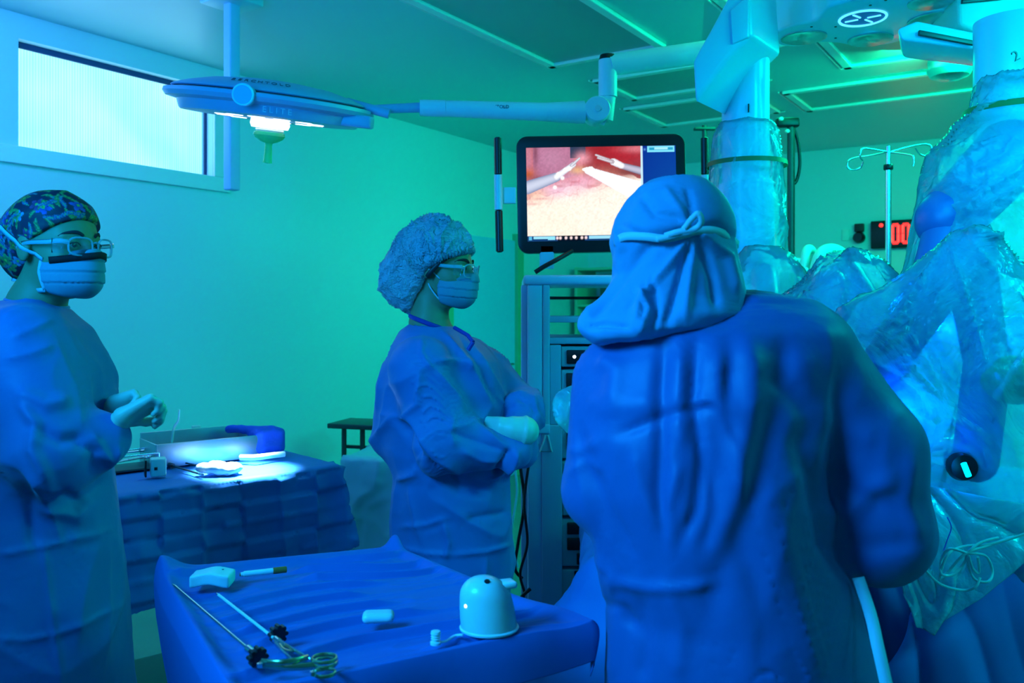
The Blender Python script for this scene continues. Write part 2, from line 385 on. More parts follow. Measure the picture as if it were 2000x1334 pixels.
def seg_dist(u, v, a, b):
    d0, d1 = b[0]-a[0], b[1]-a[1]; L = d0*d0+d1*d1+1e-9
    t = np.clip(((u-a[0])*d0+(v-a[1])*d1)/L, 0, 1)
    return np.hypot(u-a[0]-t*d0, v-a[1]-t*d1), t
def folds(V, N, d0, lines, side=-1):
    """creases laid on the side of a garment that faces -Y; each is (points, width, height, sharp)"""
    u = 1000+V[:, 0]*F/V[:, 1]; v = HY-(V[:, 2]-H)*F/V[:, 1]; out = np.zeros(len(V))
    m = np.clip(.35-N[:, 1]*1.2, 0, 1) if side < 0 else np.clip(.35+N[:, 1]*1.2, 0, 1)
    for (pts, wd, am, sharp) in lines:
        best = np.full(len(V), 1e9); tt = np.zeros(len(V)); n = len(pts)-1
        for i in range(n):
            d, t = seg_dist(u, v, pts[i], pts[i+1]); k = d < best; best[k] = d[k]; tt[k] = (t[k]+i)/n
        fade = np.clip(np.minimum(tt, 1-tt)*5+.25, 0, 1)
        pr = np.exp(-best/wd) if sharp else np.exp(-(best/wd)**2)
        out += am*pr*fade
    return out*m

# ------------------------------------------------------------------ the room
def wallbox(name, u0, u1, v0, v1, z0, z1, m, holes=None):
    b = MB(); c = RM((u0+u1)/2, (v0+v1)/2, (z0+z1)/2)
    b.box(c, (abs(v1-v0), abs(u1-u0), z1-z0), YAW)
    o = b.build(name, m, smooth=False); o['kind'] = 'structure'; return o
def rbox(b, u0, u1, v0, v1, z0, z1, bev=0):
    b.box(RM((u0+u1)/2, (v0+v1)/2, (z0+z1)/2), (abs(v1-v0), abs(u1-u0), abs(z1-z0)), YAW, bev); return b
# positions along the left wall: t measured from (-2.41, 4.05)
U0 = 5.843
def tu(t): return U0-t
o = wallbox('floor', -1, 12, -1, 7, -.1, 0, M['floor'])
o = wallbox('ceiling', -.3, 12, -.3, 7, CEIL, CEIL+.1, M['ceiling'])
wallbox('wall_rear', -.15, 0, -.15, 7, 0, CEIL, M['wall'])
# left wall with two clerestory window openings
wt, wb = 2.78, 2.262; A0, A1 = tu(.08), tu(1.19); B0, B1 = tu(-1.15), tu(-.06)
b = MB()
rbox(b, 0, 12, -.15, 0, 0, wb); rbox(b, 0, 12, -.15, 0, wt, CEIL)
rbox(b, 0, A1, -.15, 0, wb, wt); rbox(b, A0, B1, -.15, 0, wb, wt); rbox(b, B0, 12, -.15, 0, wb, wt)
o = b.build('wall_left', M['wall'], smooth=False); o['kind'] = 'structure'
b = MB(); rbox(b, 11, 11.15, -.15, 7, 0, CEIL); o = b.build('wall_near', M['wall'], smooth=False); o['kind'] = 'structure'
b = MB(); rbox(b, 0, 11, 6.85, 7, 0, CEIL); o = b.build('wall_right', M['wall'], smooth=False); o['kind'] = 'structure'
b = MB(); rbox(b, 0.01, 11, 0.0, .012, 0, .1); o = b.build('baseboard_left', M['trim'], smooth=False); o['kind'] = 'structure'

# ribbed back-lit glass
m = bpy.data.materials.new('ribbed_lit_glass'); m.use_nodes = True; nt = m.node_tree; bs = nt.nodes['Principled BSDF']
tc = nt.nodes.new('ShaderNodeTexCoord'); sp = nt.nodes.new('ShaderNodeSeparateXYZ'); nt.links.new(tc.outputs['Object'], sp.inputs[0])
nz = nt.nodes.new('ShaderNodeTexNoise'); nz.inputs['Scale'].default_value = 2.2; nt.links.new(tc.outputs['Object'], nz.inputs['Vector'])
wv = nt.nodes.new('ShaderNodeTexWave'); wv.wave_type = 'BANDS'; wv.bands_direction = 'Y'; wv.inputs['Scale'].default_value = 22
nt.links.new(tc.outputs['Object'], wv.inputs['Vector'])
cr = nt.nodes.new('ShaderNodeMapRange'); cr.inputs['To Min'].default_value = .62; cr.inputs['To Max'].default_value = 1.05; nt.links.new(wv.outputs['Fac'], cr.inputs['Value'])
c2 = nt.nodes.new('ShaderNodeMapRange'); c2.inputs['From Min'].default_value = .3; c2.inputs['From Max'].default_value = .7; c2.inputs['To Min'].default_value = 1.0; c2.inputs['To Max'].default_value = 1.7; nt.links.new(nz.outputs['Fac'], c2.inputs['Value'])
mu = nt.nodes.new('ShaderNodeMath'); mu.operation = 'MULTIPLY'; nt.links.new(cr.outputs[0], mu.inputs[0]); nt.links.new(c2.outputs[0], mu.inputs[1])
nt.links.new(mu.outputs[0], bs.inputs['Emission Strength']); bs.inputs['Emission Color'].default_value = (.36, .86, 1, 1); bs.inputs['Base Color'].default_value = (.4, .8, .9, 1); bs.inputs['Roughness'].default_value = .2
M['window'] = m
fr = mat('window_frame_paint', (.25, .55, .75), .4); frd = mat('dark_window_reveal', (.01, .05, .16), .6)
for n, (a, c) in enumerate(((A0, A1), (B0, B1))):
    # pane with real vertical ribs, built local to an object turned with the wall
    L = abs(a-c); rib = .0105; nr = int(L/rib); vs = []; fs = []
    for i in range(nr*4+1):
        s = i*L/(nr*4); dd = .0015*math.cos(2*math.pi*i/4)
        for z in (wb, wt): vs.append((dd, s-L/2, z-(wb+wt)/2))
    fs = [(2*i, 2*i+2, 2*i+3, 2*i+1) for i in range(nr*4)]
    me = bpy.data.meshes.new('window_pane'); me.from_pydata(vs, [], fs); me.materials.append(m); me.update()
    root = MB(); root_b = root
    for (u_0, u_1, z_0, z_1) in ((a, c, wb-.02, wb+.012), (a, c, wt-.012, wt+.02)): rbox(root_b, u_0, u_1, -.11, -.07, z_0, z_1)
    for uu in (a, c): rbox(root_b, uu-.012, uu+.012, -.11, -.07, wb, wt)
    wo = root_b.build('window_%d' % (n+1), fr, smooth=False); wo['kind'] = 'structure'; wo['label'] = 'bright ribbed glass clerestory window high on the left wall' if n == 0 else 'sliver of a second clerestory window at the far left'
    po = bpy.data.objects.new('pane', me); po.location = RM((a+c)/2, -.085, (wb+wt)/2); po.rotation_euler = (0, 0, YAW); COL.objects.link(po); relocate(po, wo)
    g = MB(); rbox(g, a, c, -.068, -.055, wt-.028, wt); rbox(g, min(a, c)+.0, min(a, c)+.014, -.068, -.055, wb, wt); g.build('reveal_shade', frd, wo, smooth=False)  # dark strips stand for the shade on the top and right reveal
    l = bpy.data.lights.new('window_daylight', 'AREA'); l.shape = 'RECTANGLE'; l.size = L; l.size_y = .5; l.energy = 1.2; l.color = (.25, .65, 1)
    lo = bpy.data.objects.new('window_daylight', l); COL.objects.link(lo); lo.location = RM((a+c)/2, -.05, (wb+wt)/2)
    aim(lo, RM((a+c)/2, 3, (wb+wt)/2))
# projecting frame band around the windows
b = MB(); rbox(b, tu(1.30), tu(-1.6), 0, .018, wb-.085, wb-.0); rbox(b, tu(1.30), A1, 0, .018, wb, wt)
o = b.build('trim_1', M['trim'], smooth=False, bevel=.004); o['kind'] = 'structure'
# door on the left wall
dm = mat('door_laminate', (.25, .62, .95), .45); dg = mat('door_frame_paint', (.12, .5, .28), .5)
b = MB(); rbox(b, tu(4.40), tu(3.45), 0, .03, 0, 2.10); do = b.build('door_1', dm, smooth=False, bevel=.004); do['kind'] = 'structure'
b = MB(); rbox(b, tu(4.50), tu(4.40), 0, .06, 0, 2.16); rbox(b, tu(3.45), tu(3.38), 0, .06, 0, 2.16); b.build('door_frame', dg, do, smooth=False)
b = MB(); b.tube([RM(tu(4.3), .03, 1.0), RM(tu(4.3), .08, 1.0), RM(tu(4.18), .08, 1.0)], .01); b.build('door_handle', M['steel'], do)
# ceiling frames and recessed light boxes
def room_of(x, y): d = np.array((x, y))-CORNER; return -(d@DL), d@DR
CL = mat('unlit_light_diffuser', (.30, .42, .42), .35); CLg = mat('lit_green_diffuser', (.4, .8, .6), .4, emit=((.08, 1, .45), .55))
k = 0
panels = [((.226, 5.0), 2.6, .72, 0, CL), ((1.25, 4.42), 2.6, .66, 0, CLg), ((.81, 5.78), .58, .9, 0, CL), ((2.09, 6.1), .62, 2.4, 0, CL), ((1.94, 5.02), 1.2, .62, 0, CL), ((1.16, 6.62), .7, .9, 0, CL), ((2.95, 4.5), 1.2, .62, 0, CLg)]
plab = ['large unlit ceiling light panel above the surgical lamp arm', 'lit green ceiling light panel beside the robot boom', 'small framed ceiling panel behind the lamp drop tube', 'long dark ceiling panel at the far right above the drip stand', 'ceiling light panel behind the robot arm housing', 'far ceiling panel above the wall monitor', 'lit ceiling panel at the right edge over the robot']
for (pt, lu, lv, _, mm), lab in zip(panels, plab):
    u, v = room_of(*pt)
    e = empty('ceiling_light', RM(u+lu/2, v+lv/2, CEIL), lab, 'ceiling light')
    fb = MB(); fw = .05
    for (a0, a1, c0, c1) in ((u, u+fw, v, v+lv), (u+lu-fw, u+lu, v, v+lv), (u, u+lu, v, v+fw), (u, u+lu, v+lv-fw, v+lv)): rbox(fb, a0, a1, c0, c1, CEIL-.022, CEIL-.0005)
    for (a0, a1, c0, c1) in ((u-.03, u-.018, v-.03, v+lv+.03), (u-.03, u+lu, v-.03, v-.018)): rbox(fb, a0, a1, c0, c1, CEIL-.012, CEIL-.0005)
    fb.build('frame', M['trim'], e, smooth=False, bevel=.006)
    db = MB(); rbox(db, u+fw, u+lu-fw, v+fw, v+lv-fw, CEIL-.006, CEIL-.0005); db.build('diffuser', mm, e, smooth=False)
# ceiling pendant column hanging over the window end
p = W(453, 372, 3.9)
e = empty('pendant_column', (p[0], p[1], CEIL), 'light blue square column hanging from the ceiling beside the window', 'column')
MB().box((p[0], p[1], (CEIL+p[2])/2), (.048, .06, CEIL-p[2]), -.6, .008).build('tube', mat('pendant_paint', (.35, .6, .85), .4), e)
MB().box((p[0], p[1], CEIL-.02), (.2, .2, .04), -.6, .008).build('ceiling_plate', M['ceiling'], e)

# ------------------------------------------------------------------ people
def frame(c, yaw, pitch=0, roll=0):
    """local axes of a head: x forward, y left, z up"""
    R = Matrix.Rotation(yaw, 3, 'Z') @ Matrix.Rotation(pitch, 3, 'Y') @ Matrix.Rotation(roll, 3, 'X')
    return np.array(R), np.array(c, float)
def tolocal(P, fr):
    R, c = fr; x, y, z = P[0]-c[0], P[1]-c[1], P[2]-c[2]
    return [R[0, i]*x+R[1, i]*y+R[2, i]*z for i in range(3)]
def toworld(p, fr): R, c = fr; return R @ np.array(p, float)+c
def head_sdf(L):
    x, y, z = L; ay = np.abs(y); S = [x, ay, z]
    d = s_ell(L, (-.012, 0, .035), (.098, .077, .086))
    d = smin(d, s_ell(L, (.022, 0, -.03), (.068, .060, .082)), .03)
    d = smin(d, s_ell(L, (.042, 0, -.085), (.040, .034, .028)), .03)
    d = smin(d, s_ell(S, (.045, .036, -.03), (.035, .026, .03)), .02)              # cheeks
    d = smin(d, s_cone(S, (.080, .012, .020), (.066, .045, .018), .010, .008), .014)  # brows
    d = smax(d, -s_ell(S, (.100, .033, .0), (.022, .019, .014)), .012)              # sockets
    d = smin(d, s_cone(L, (.086, 0, .008), (.112, 0, -.034), .007, .012), .012)      # nose
    d = smin(d, s_ell(S, (.100, .013, -.038), (.010, .008, .008)), .006)
    lid = s_ell(S, (.0735, .032, .0), (.0155, .0165, .0150))
    slit = s_ell(S, (.094, .033, -.0005), (.020, .0135, .0052)); d = smin(d, np.maximum(lid, -slit), .003)
    d = smin(d, s_ell(L, (.090, 0, -.064), (.010, .022, .008)), .008)
    d = smin(d, s_ell(S, (-.012, .078, -.008), (.019, .008, .031)), .008)           # ears
    return d
def band(parent, pts, wdt, thick, material, name='strap', face=None, n=6):
    pts = spline(pts, n); v = []; f = []
    m_ = len(pts)
    for i, p in enumerate(pts):
        t = pts[min(i+1, m_-1)]-pts[max(i-1, 0)]; t /= np.linalg.norm(t)+1e-9
        o_ = (p-np.array(face)); o_ -= t*np.dot(o_, t); o_ /= np.linalg.norm(o_)+1e-9; b_ = np.cross(t, o_)
        for sx, sy in ((-1, -1), (1, -1), (1, 1), (-1, 1)): v.append(p+b_*wdt/2*sx+o_*thick/2*sy)
    for i in range(m_-1):
        for k_ in range(4): f.append((i*4+k_, i*4+(k_+1) % 4, (i+1)*4+(k_+1) % 4, (i+1)*4+k_))
    f += [(3, 2, 1, 0), tuple((m_-1)*4+q for q in range(4))]
    return mesh_obj(name, v, f, material, parent)
def mask_body(L):
    d = s_ell(L, (.032, 0, -.060), (.077, .067, .077)); return smin(d, s_cone(L, (.098, 0, -.026), (.094, 0, -.078), .024, .024), .035)
def onskin(fr, sdf, a, z, c=(0, 0), off=.0012):
    """world point where a horizontal ray from the head's axis leaves the surface"""
    r_ = np.linspace(.01, .24, 460); L = [c[0]+r_*math.cos(a), c[1]+r_*math.sin(a), np.full_like(r_, z)]
    d = sdf(L); k_ = np.where(d < 0)[0]; q = r_[k_[-1]] if len(k_) else .09
    return toworld((c[0]+(q+off)*math.cos(a), c[1]+(q+off)*math.sin(a), z), fr)
def wrap(fr, sdf, az):                 # straps: list of (azimuth in degrees, height)
    out = []
    for i in range(len(az)-1):
        for t in np.linspace(0, 1, 7)[:-1]: out.append(onskin(fr, sdf, math.radians(az[i][0]*(1-t)+az[i+1][0]*t), az[i][1]*(1-t)+az[i+1][1]*t, (-.01, 0)))
    out.append(onskin(fr, sdf, math.radians(az[-1][0]), az[-1][1], (-.01, 0))); return out
def face_parts(root, fr, mask_disp=None, black_strip=False, hsz=.003):
    """mask, glasses, eyes and brows on a head whose frame is fr"""
    for s in (-1, 1):
        e = MB(); e.lathe([(0.0001, -.0128)]+[(.0128*math.cos(a), .0128*math.sin(a)) for a in np.linspace(-1.4, 1.4, 12)]+[(.0001, .0128)], (0, 0, 0), n=20)
        e.v = [toworld((.0728+q[0], s*.032+q[1], q[2]), fr) for q in e.v]; ey = e.build('eye', M['sclera'], root)
        gaze = fr[0] @ np.array((1, 0, 0)); ir = MB(); c_ = toworld((.0728, s*.032, 0), fr)
        ir.lathe([(.0001, .0136), (.003, .0134), (.0058, .0119)], c_, axis=gaze, n=20); ir.build('iris', M['iris'], ey)
        bp = spline([toworld(q, fr) for q in ((.094, s*.016, .021), (.0885, s*.030, .0285), (.074, s*.048, .025), (.063, s*.056, .018))], 6)
        MB().tube(bp, list(np.interp(np.linspace(0, 1, len(bp)), [0, .3, 1], [.0035, .004, .0012])), 8, flat=.6).build('eyebrow', M['brow'], root)
        lp = spline([toworld(q, fr) for q in ((.0885, s*.018, -.001), (.0905, s*.031, .0058), (.083, s*.045, .001))], 5)
        MB().tube(lp, .0011, 6).build('eyelashes', M['brow'], root)
    # pleated mask: a shell over the lower face
    def fm(P):
        L = tolocal(P, fr); x, y, z = L; d = mask_body(L)
        top = z-(-.020+(.014-np.abs(y)*.22)); cut = np.maximum(d, top); cut = np.maximum(cut, .022+np.abs(z+.06)*.12-x)
        cut = smax(cut, -(z+.126-.25*(.1-x)), .01)
        return cut
    def dm_(V, N):
        L = tolocal(V.T, fr); z = L[2]; o_ = np.zeros(len(V))
        for zz in (-.035, -.058, -.082):
            q = (z-zz-.10*(np.abs(L[1]))*(.5 if zz > -.05 else -.3)); o_ += .0035*np.exp(-np.maximum(q, 0)/.010)*(q > 0)-.0015*np.exp(-(q/.003)**2)
        o_ += .002*(vnoise(V[:, 0]*30, V[:, 1]*30, V[:, 2]*30)-.5)
        return o_*np.clip((.09-np.abs(L[1]))*30, 0, 1)
    c = fr[1]+fr[0] @ np.array((.04, 0, -.05))
    mk = sculpt('face_mask', fm, (c-.12, c+.12), hsz, M['mask'], root, dm_)
    if black_strip:
        pts = [onskin(fr, mask_body, a, -.0235+(.014-.078*abs(math.sin(a))*.22)*.9-.010, (.02, 0), .0048) for a in np.linspace(-1.15, 1.15, 17)]
        band(mk, pts, .015, .003, M['blackmatt'], 'nose_strip', toworld((0, 0, -.03), fr), 2)
    return mk
def glasses(root, fr, mtemple):
    g = None; parts = []
    for s in (-1, 1):
        loop = []
        for a in np.linspace(0, 2*math.pi, 29)[:-1]:
            ca, sa = math.cos(a), math.sin(a); r_ = (abs(ca)**3.2+abs(sa)**3.2)**(-1/3.2)
            yy = s*.034+.026*ca*r_; zz = -.004+.0195*sa*r_-(.004 if False else 0)
            xx = .112-.75*yy*yy*5.2+.0
            loop.append(toworld((xx, yy, zz), fr))
        if g is None:
            g = MB().tube(loop, .0022, 8, closed=True).build('glasses', M['clearframe'], root)
        else: MB().tube(loop, .0022, 8, closed=True).build('rim', M['clearframe'], g)
        c_ = sum(loop)/len(loop); mesh_obj('lens', [c_]+loop, [(0, i+1, (i+1) % len(loop)+1) for i in range(len(loop))], M['clear'], g)
        arm = [toworld(q, fr) for q in ((.098, s*.060, .004), (.088, s*.074, .006), (.06, s*.080, .004), (.0, s*.084, .002), (-.03, s*.082, -.008))]
        band(g, arm, .010, .003, M['clearframe'], 'temple', fr[1], 5)
        sh = [toworld(q, fr) for q in ((.092, s*.066, -.004), (.072, s*.080, -.004))]
        band(g, sh, .032, .0015, M['clear'], 'side_shield', fr[1], 3)
    MB().tube(spline([toworld(q, fr) for q in ((.108, -.010, .003), (.114, 0, .007), (.108, .010, .003))], 5), .0022, 8).build('bridge', M['clearframe'], g)
    return g
M['clearframe'] = film('clear_frame_plastic', (.55, .85, .95), .55, .12, None, .15)

def rows(lst, d0, cyoff=0):            # (row px, centre px, half width px, half depth m[, cy offset]) -> stack rows
    out = []
    for r in lst:
        z = H-(r[0]-HY)*d0/F; cy = d0+cyoff+(r[4] if len(r) > 4 else 0)
        out.append((z, (r[1]-1000)*d0/F, cy, r[2]*d0/F, r[3]))
    return out
def pt(px, py, d0, off=0):             # joint traced at the figure's plane, then moved in depth keeping its size
    return W(px, py, d0+off)
def finger(f, P, pts, rs):
    for i in range(len(pts)-1): f = smin(f, s_cone(P, pts[i], pts[i+1], rs[i], rs[i+1]), .004)
    return f

# ---- shared cloth crumple
def crumple(V, amp, sc, st=(1, 1, 1), off=0, pw=3):
    a = vnoise(V[:, 0]*3+off, V[:, 1]*3, V[:, 2]*3)*2
    Wp = V+np.stack([a, np.roll(a, 1), a], 1)*.04
    return amp*(ridge(Wp, (sc*st[0], sc*st[1], sc*st[2]), off, pw)-.35)

# ================= person at the left: floral cap, gown, clasped gloves
d1 = 1.95
P1 = empty('person', (W(70, 605, d1)[0], d1, 0), 'person in blue gown with floral cap, clear glasses and mask, holding gloved hands together', 'person')
fr1 = frame(pt(112, 481, d1), math.radians(-20), math.radians(1), math.radians(0))
bx = pt(62, 605, d1)
def body1(P):
    L = tolocal(P, fr1); d = head_sdf(L)
    nb = pt(70, 600, d1, .01); d = smin(d, s_cone(P, toworld((-.025, 0, -.06), fr1), nb, .052, .056), .025)
    d = smin(d, s_cone(P, nb, pt(60, 650, d1, .01), .056, .09), .03)
    d = smin(d, s_stack(P, rows([(640, 60, 70, .10), (700, 60, 105, .15), (1000, 60, 105, .14), (1100, 65, 115, .14)], d1)), .04)
    for s in (-1, 1):
        hx = bx[0]; d = smin(d, s_cone(P, (hx, d1+s*.09, .85), (hx+.02, d1+s*.10, .47), .075, .055), .02)
        d = smin(d, s_cone(P, (hx+.02, d1+s*.10, .47), (hx, d1+s*.10, .09), .055, .038), .02)
        d = smin(d, s_ell(P, (hx+.06, d1+s*.10, .035), (.125, .045, .035)), .02)
    return d
hc = fr1[1]
sculpt('body', body1, ((bx[0]-.26, d1-.22, 0.001), (bx[0]+.30, d1+.24, hc[2]+.16)), .014, M['skin'], P1, it=1,
       fine=((hc[0]-.13, hc[0]+.14), (hc[1]-.14, hc[1]+.13), (hc[2]-.20, hc[2]+.14)), hf=.0032)
# gown
g1rows = rows([(588, 62, 46, .055), (604, 60, 72, .085), (640, 55, 112, .14), (690, 55, 138, .175), (740, 62, 146, .185), (800, 62, 146, .185),
               (900, 60, 146, .18), (960, 62, 152, .185), (1020, 62, 160, .19), (1170, 62, 176, .21), (1334, 60, 186, .225), (1700, 66, 215, .25)], d1)
s1, e1, w1 = pt(40, 672, d1, -.12), pt(104, 884, d1, -.18), pt(206, 858, d1, -.12)
s1b, e1b, w1b = pt(70, 672, d1, .14), pt(130, 880, d1, .16), pt(206, 800, d1, .02)
def gown1(P):
    d = s_stack(P, g1rows)
    a = s_cone(P, s1, e1, .088, .084); a = smin(a, s_cone(P, e1, w1, .080, .052), .04)
    d = smin(d, a, .08)
    b_ = smin(s_cone(P, s1b, e1b, .085, .07), s_cone(P, e1b, w1b, .066, .045), .03)
    d = smin(d, b_, .03)
    nk = s_cone(P, pt(72, 560, d1, .01), pt(66, 604, d1, .01), .058, .060)
    return smax(d, -nk, .006)
L1 = [([(118, 604), (150, 690), (196, 760), (206, 800)], 9, .007, 1), ([(140, 640), (170, 700), (200, 742)], 6, .008, 1),
      ([(10, 700), (60, 690), (110, 672)], 10, .006, 1), ([(20, 660), (70, 640), (104, 622)], 8, .005, 1), ([(112, 672), (150, 760), (160, 830)], 8, .006, 1),
      ([(36, 780), (70, 830), (64, 880), (100, 950)], 12, .010, 0), ([(30, 760), (90, 790), (140, 780)], 14, .008, 0), ([(60, 830), (120, 860), (170, 850)], 12, -.008, 0),
      ([(186, 888), (214, 896), (236, 872)], 7, .010, 1), ([(150, 860), (186, 884), (180, 930)], 8, -.008, 1), ([(175, 840), (205, 890), (214, 930)], 8, .007, 1),
      ([(70, 990), (150, 1010), (180, 960)], 12, .008, 0), ([(120, 1060), (90, 980), (60, 930)], 10, .006, 1), ([(130, 1056), (180, 1046), (224, 1028)], 5, .006, 1),
      ([(0, 1084), (60, 1072), (130, 1058)], 5, .005, 1), ([(84, 1060), (98, 1180), (118, 1334)], 6, .005, 1), ([(100, 1240), (170, 1216), (244, 1176)], 5, .006, 1),
      ([(0, 1246), (50, 1250), (100, 1240)], 5, .005, 1), ([(206, 1050), (212, 1160), (200, 1334)], 7, .006, 1), ([(20, 900), (60, 980), (70, 1080)], 14, -.007, 0),
      ([(0, 620), (40, 600), (80, 598)], 5, .004, 1), ([(112, 960), (160, 980), (214, 930)], 12, -.012, 0)]
def dg1(V, N):
    return folds(V, N, d1, L1)*1.5+crumple(V, .012, 6, (1, 1, .7), 2, 6)+crumple(V, .0022, 17, (1, 1, .8), 5, 3)
gx = W(60, 600, d1)[0]
G1 = sculpt('gown', gown1, ((gx-.36, d1-.34, .17), (gx+.34, d1+.34, 1.51)), .0058, M['gown'], P1, dg1, it=3, post=1, open_below=.25)
rp = [pt(62, 590, d1)+np.array((.062*math.cos(a)+.006, .012+.062*math.sin(a), -.004-.010*math.cos(a))) for a in np.linspace(0, 2*math.pi, 25)[:-1]]
MB().tube(rp, .0055, 8, closed=True).build('neck_binding', M['gown'], G1)
# gloved hands clasped in front of the chest
def hand_sdf(P, wr, el, palm_c, dirv, side, up, sc=1.0, curl=1.0):
    """glove from forearm to fist: wr wrist, dirv finger direction, side knuckle row axis, up back of the hand"""
    dirv, side, up = [np.array(q, float)/np.linalg.norm(q) for q in (dirv, side, up)]
    d = s_cone(P, el, wr, .034*sc, .027*sc); kn = wr+dirv*.085*sc
    for k_, o_ in enumerate((-.030, -.010, .010, .029)):
        d = smin(d, s_cone(P, wr+side*o_*.55*sc, kn+side*o_*sc+up*(.004 if k_ in (1, 2) else 0), .020*sc, .0125*sc), .010)
    for k_, (o_, l_) in enumerate(((-.031, .9), (-.0105, 1.05), (.0105, 1.0), (.030, .8))):
        a = kn+side*o_*sc; b_ = a+(dirv*.030*(1.3-curl*.6)-up*.026*curl)*l_*sc; c_ = b_+(-dirv*.014*curl+dirv*.02*(1-curl)-up*.022)*l_*sc; e_ = c_+(-dirv*.018*curl-up*.006)*l_*sc
        d = finger(d, P, [a, b_, c_, e_], [.0110*sc, .0098*sc, .0090*sc, .0082*sc])
    th0 = wr+dirv*.022*sc-side*.030*sc-up*.004; th1 = th0+dirv*.034*sc-side*.014*sc-up*.016*sc; th2 = th1+dirv*.028*sc+side*.008*sc-up*.014*sc
    return finger(d, P, [th0, th1, th2], [.016*sc, .0125*sc, .010*sc])
wrA = pt(240, 816, d1, -.13); elA = pt(204, 852, d1, -.12)
def gl1(P): return hand_sdf(P, wrA, elA, None, (.82, .10, .42), (.25, -.72, .55), (-.30, -.45, .82), .76, 1.15)
def dgl(V, N):
    t = (V-elA) @ ((wrA-elA)/np.linalg.norm(wrA-elA)); m_ = np.clip((.062-t)*60, 0, 1)
    return .0016*np.sin(t*620)*m_+.001*(vnoise(V[:, 0]*60, V[:, 1]*60, V[:, 2]*60)-.5)
sculpt('glove', gl1, (elA-np.array((.05, .07, .06)), wrA+np.array((.14, .09, .10))), .0032, M['glove'], P1, dgl)
wrB = pt(226, 792, d1, -.03); elB = pt(196, 806, d1, .02)
def gl1b(P): return hand_sdf(P, wrB, elB, None, (.86, -.35, .20), (.0, -.5, .86), (-.2, .6, .7), .72, 1.0)
sculpt('glove', gl1b, (elB-np.array((.05, .12, .06)), wrB+np.array((.13, .08, .09))), .0036, M['glove'], P1, None)
# scrub cap, printed with flowers and leaves
def cap1(P): return cap1L(tolocal(P, fr1))
def cap1L(L):
    x, y, z = L
    d = s_ell(L, (-.016, 0, .040), (.110, .090, .092))
    d = smin(d, s_ell(L, (-.085, 0, -.005), (.062, .072, .080)), .05)
    d = smax(d, (x*.53-z*.85)+.002-1.3*np.maximum(0, -x), .006)     # opening for the face
    return smax(d, -(z+.088), .01)
def dcap1(V, N):
    return crumple(V, .004, 13, (1, 1, .6), 4, 3)-.003
FLW = []
rr_ = np.random.default_rng(5)
def paint1(V, N):
    L = np.stack(tolocal(V.T, fr1), 1); n_ = L-np.array((-.03, 0, .02)); n_ /= np.linalg.norm(n_, axis=1)[:, None]
    C = np.tile(np.array((.006, .012, .035)), (len(V), 1))
    lw = ridge(L, (26, 26, 26), 3, 7)[:, None]; C = C*(1-lw*.8)+np.array((.012, .05, .05))*lw*.8
    for i in range(330):
        c_ = rr_.normal(size=3); c_ /= np.linalg.norm(c_)
        if c_[1] > .5: continue
        dv = n_-c_; dist = np.linalg.norm(dv, axis=1); k_ = dist < .30
        if not k_.any(): continue
        t_ = np.cross(c_, rr_.normal(size=3)); t_ /= np.linalg.norm(t_); b_ = np.cross(c_, t_)
        a = np.arctan2(dv[k_] @ b_, dv[k_] @ t_); r_ = dist[k_]
        if i % 3 == 0:      # five-petalled flower
            R_ = .15*(.45+.55*np.abs(np.cos(a*2.5))); colr = [(.12, .30, .45), (.06, .10, .40), (.35, .05, .14), (.14, .30, .08), (.30, .22, .05)][(i//3) % 5]
            mm_ = (r_ < R_)[:, None]*1.0; sh = (.35+.65*np.clip(r_/.13, 0, 1))[:, None]; cen = (r_ < .03)[:, None]*1.0
            new = np.array(colr)*sh*(1-cen)+np.array((.35, .45, .05))*cen
        else:               # leaf with a lighter rib
            u_ = r_*np.cos(a); v_ = r_*np.sin(a); wd = .042*np.sqrt(np.clip(1-(u_/.2)**2, 0, 1))
            mm_ = ((np.abs(v_-.25*u_*u_*5) < wd) & (np.abs(u_) < .2))[:, None]*1.0
            rib = (np.abs(v_-.25*u_*u_*5) < .006)[:, None]; new = np.where(rib, np.array((.10, .34, .12)), np.array([(.02, .14, .09), (.06, .24, .05), (.02, .12, .22)][i % 3])*(.6+.6*(np.sin(u_*160) > 0)[:, None]))
        C[k_] = C[k_]*(1-mm_)+new*mm_
    return C
M['floral'] = mat('floral_cotton', (.1, .1, .2), .7, vcol='paint', bump=[('noise', 500, .1, .0005)])
capc = fr1[1]
sculpt('scrub_cap', cap1, (capc-np.array((.17, .17, .11)), capc+np.array((.16, .16, .15))), .0030, M['floral'], P1, dcap1, colors=paint1)
mk1 = face_parts(P1, fr1, black_strip=True)
sk1 = lambda L: np.minimum(np.minimum(cap1L(L), head_sdf(L)), mask_body(L))
band(mk1, wrap(fr1, sk1, [(-58, -.034), (-90, -.008), (-125, .035), (-155, .055), (-180, .06)]), .011, .0018, M['strap'], 'strap', toworld((0, 0, .02), fr1), 1)
band(mk1, wrap(fr1, sk1, [(-55, -.100), (-90, -.102), (-130, -.082), (-165, -.075)]), .010, .0018, M['strap'], 'strap', toworld((-.03, 0, -.09), fr1), 1)
band(mk1, wrap(fr1, mask_body, [(-62, -.036), (-64, -.062), (-56, -.100)]), .007, .0018, M['strap'], 'strap', toworld((0, 0, -.07), fr1), 1)
glasses(P1, fr1, None)

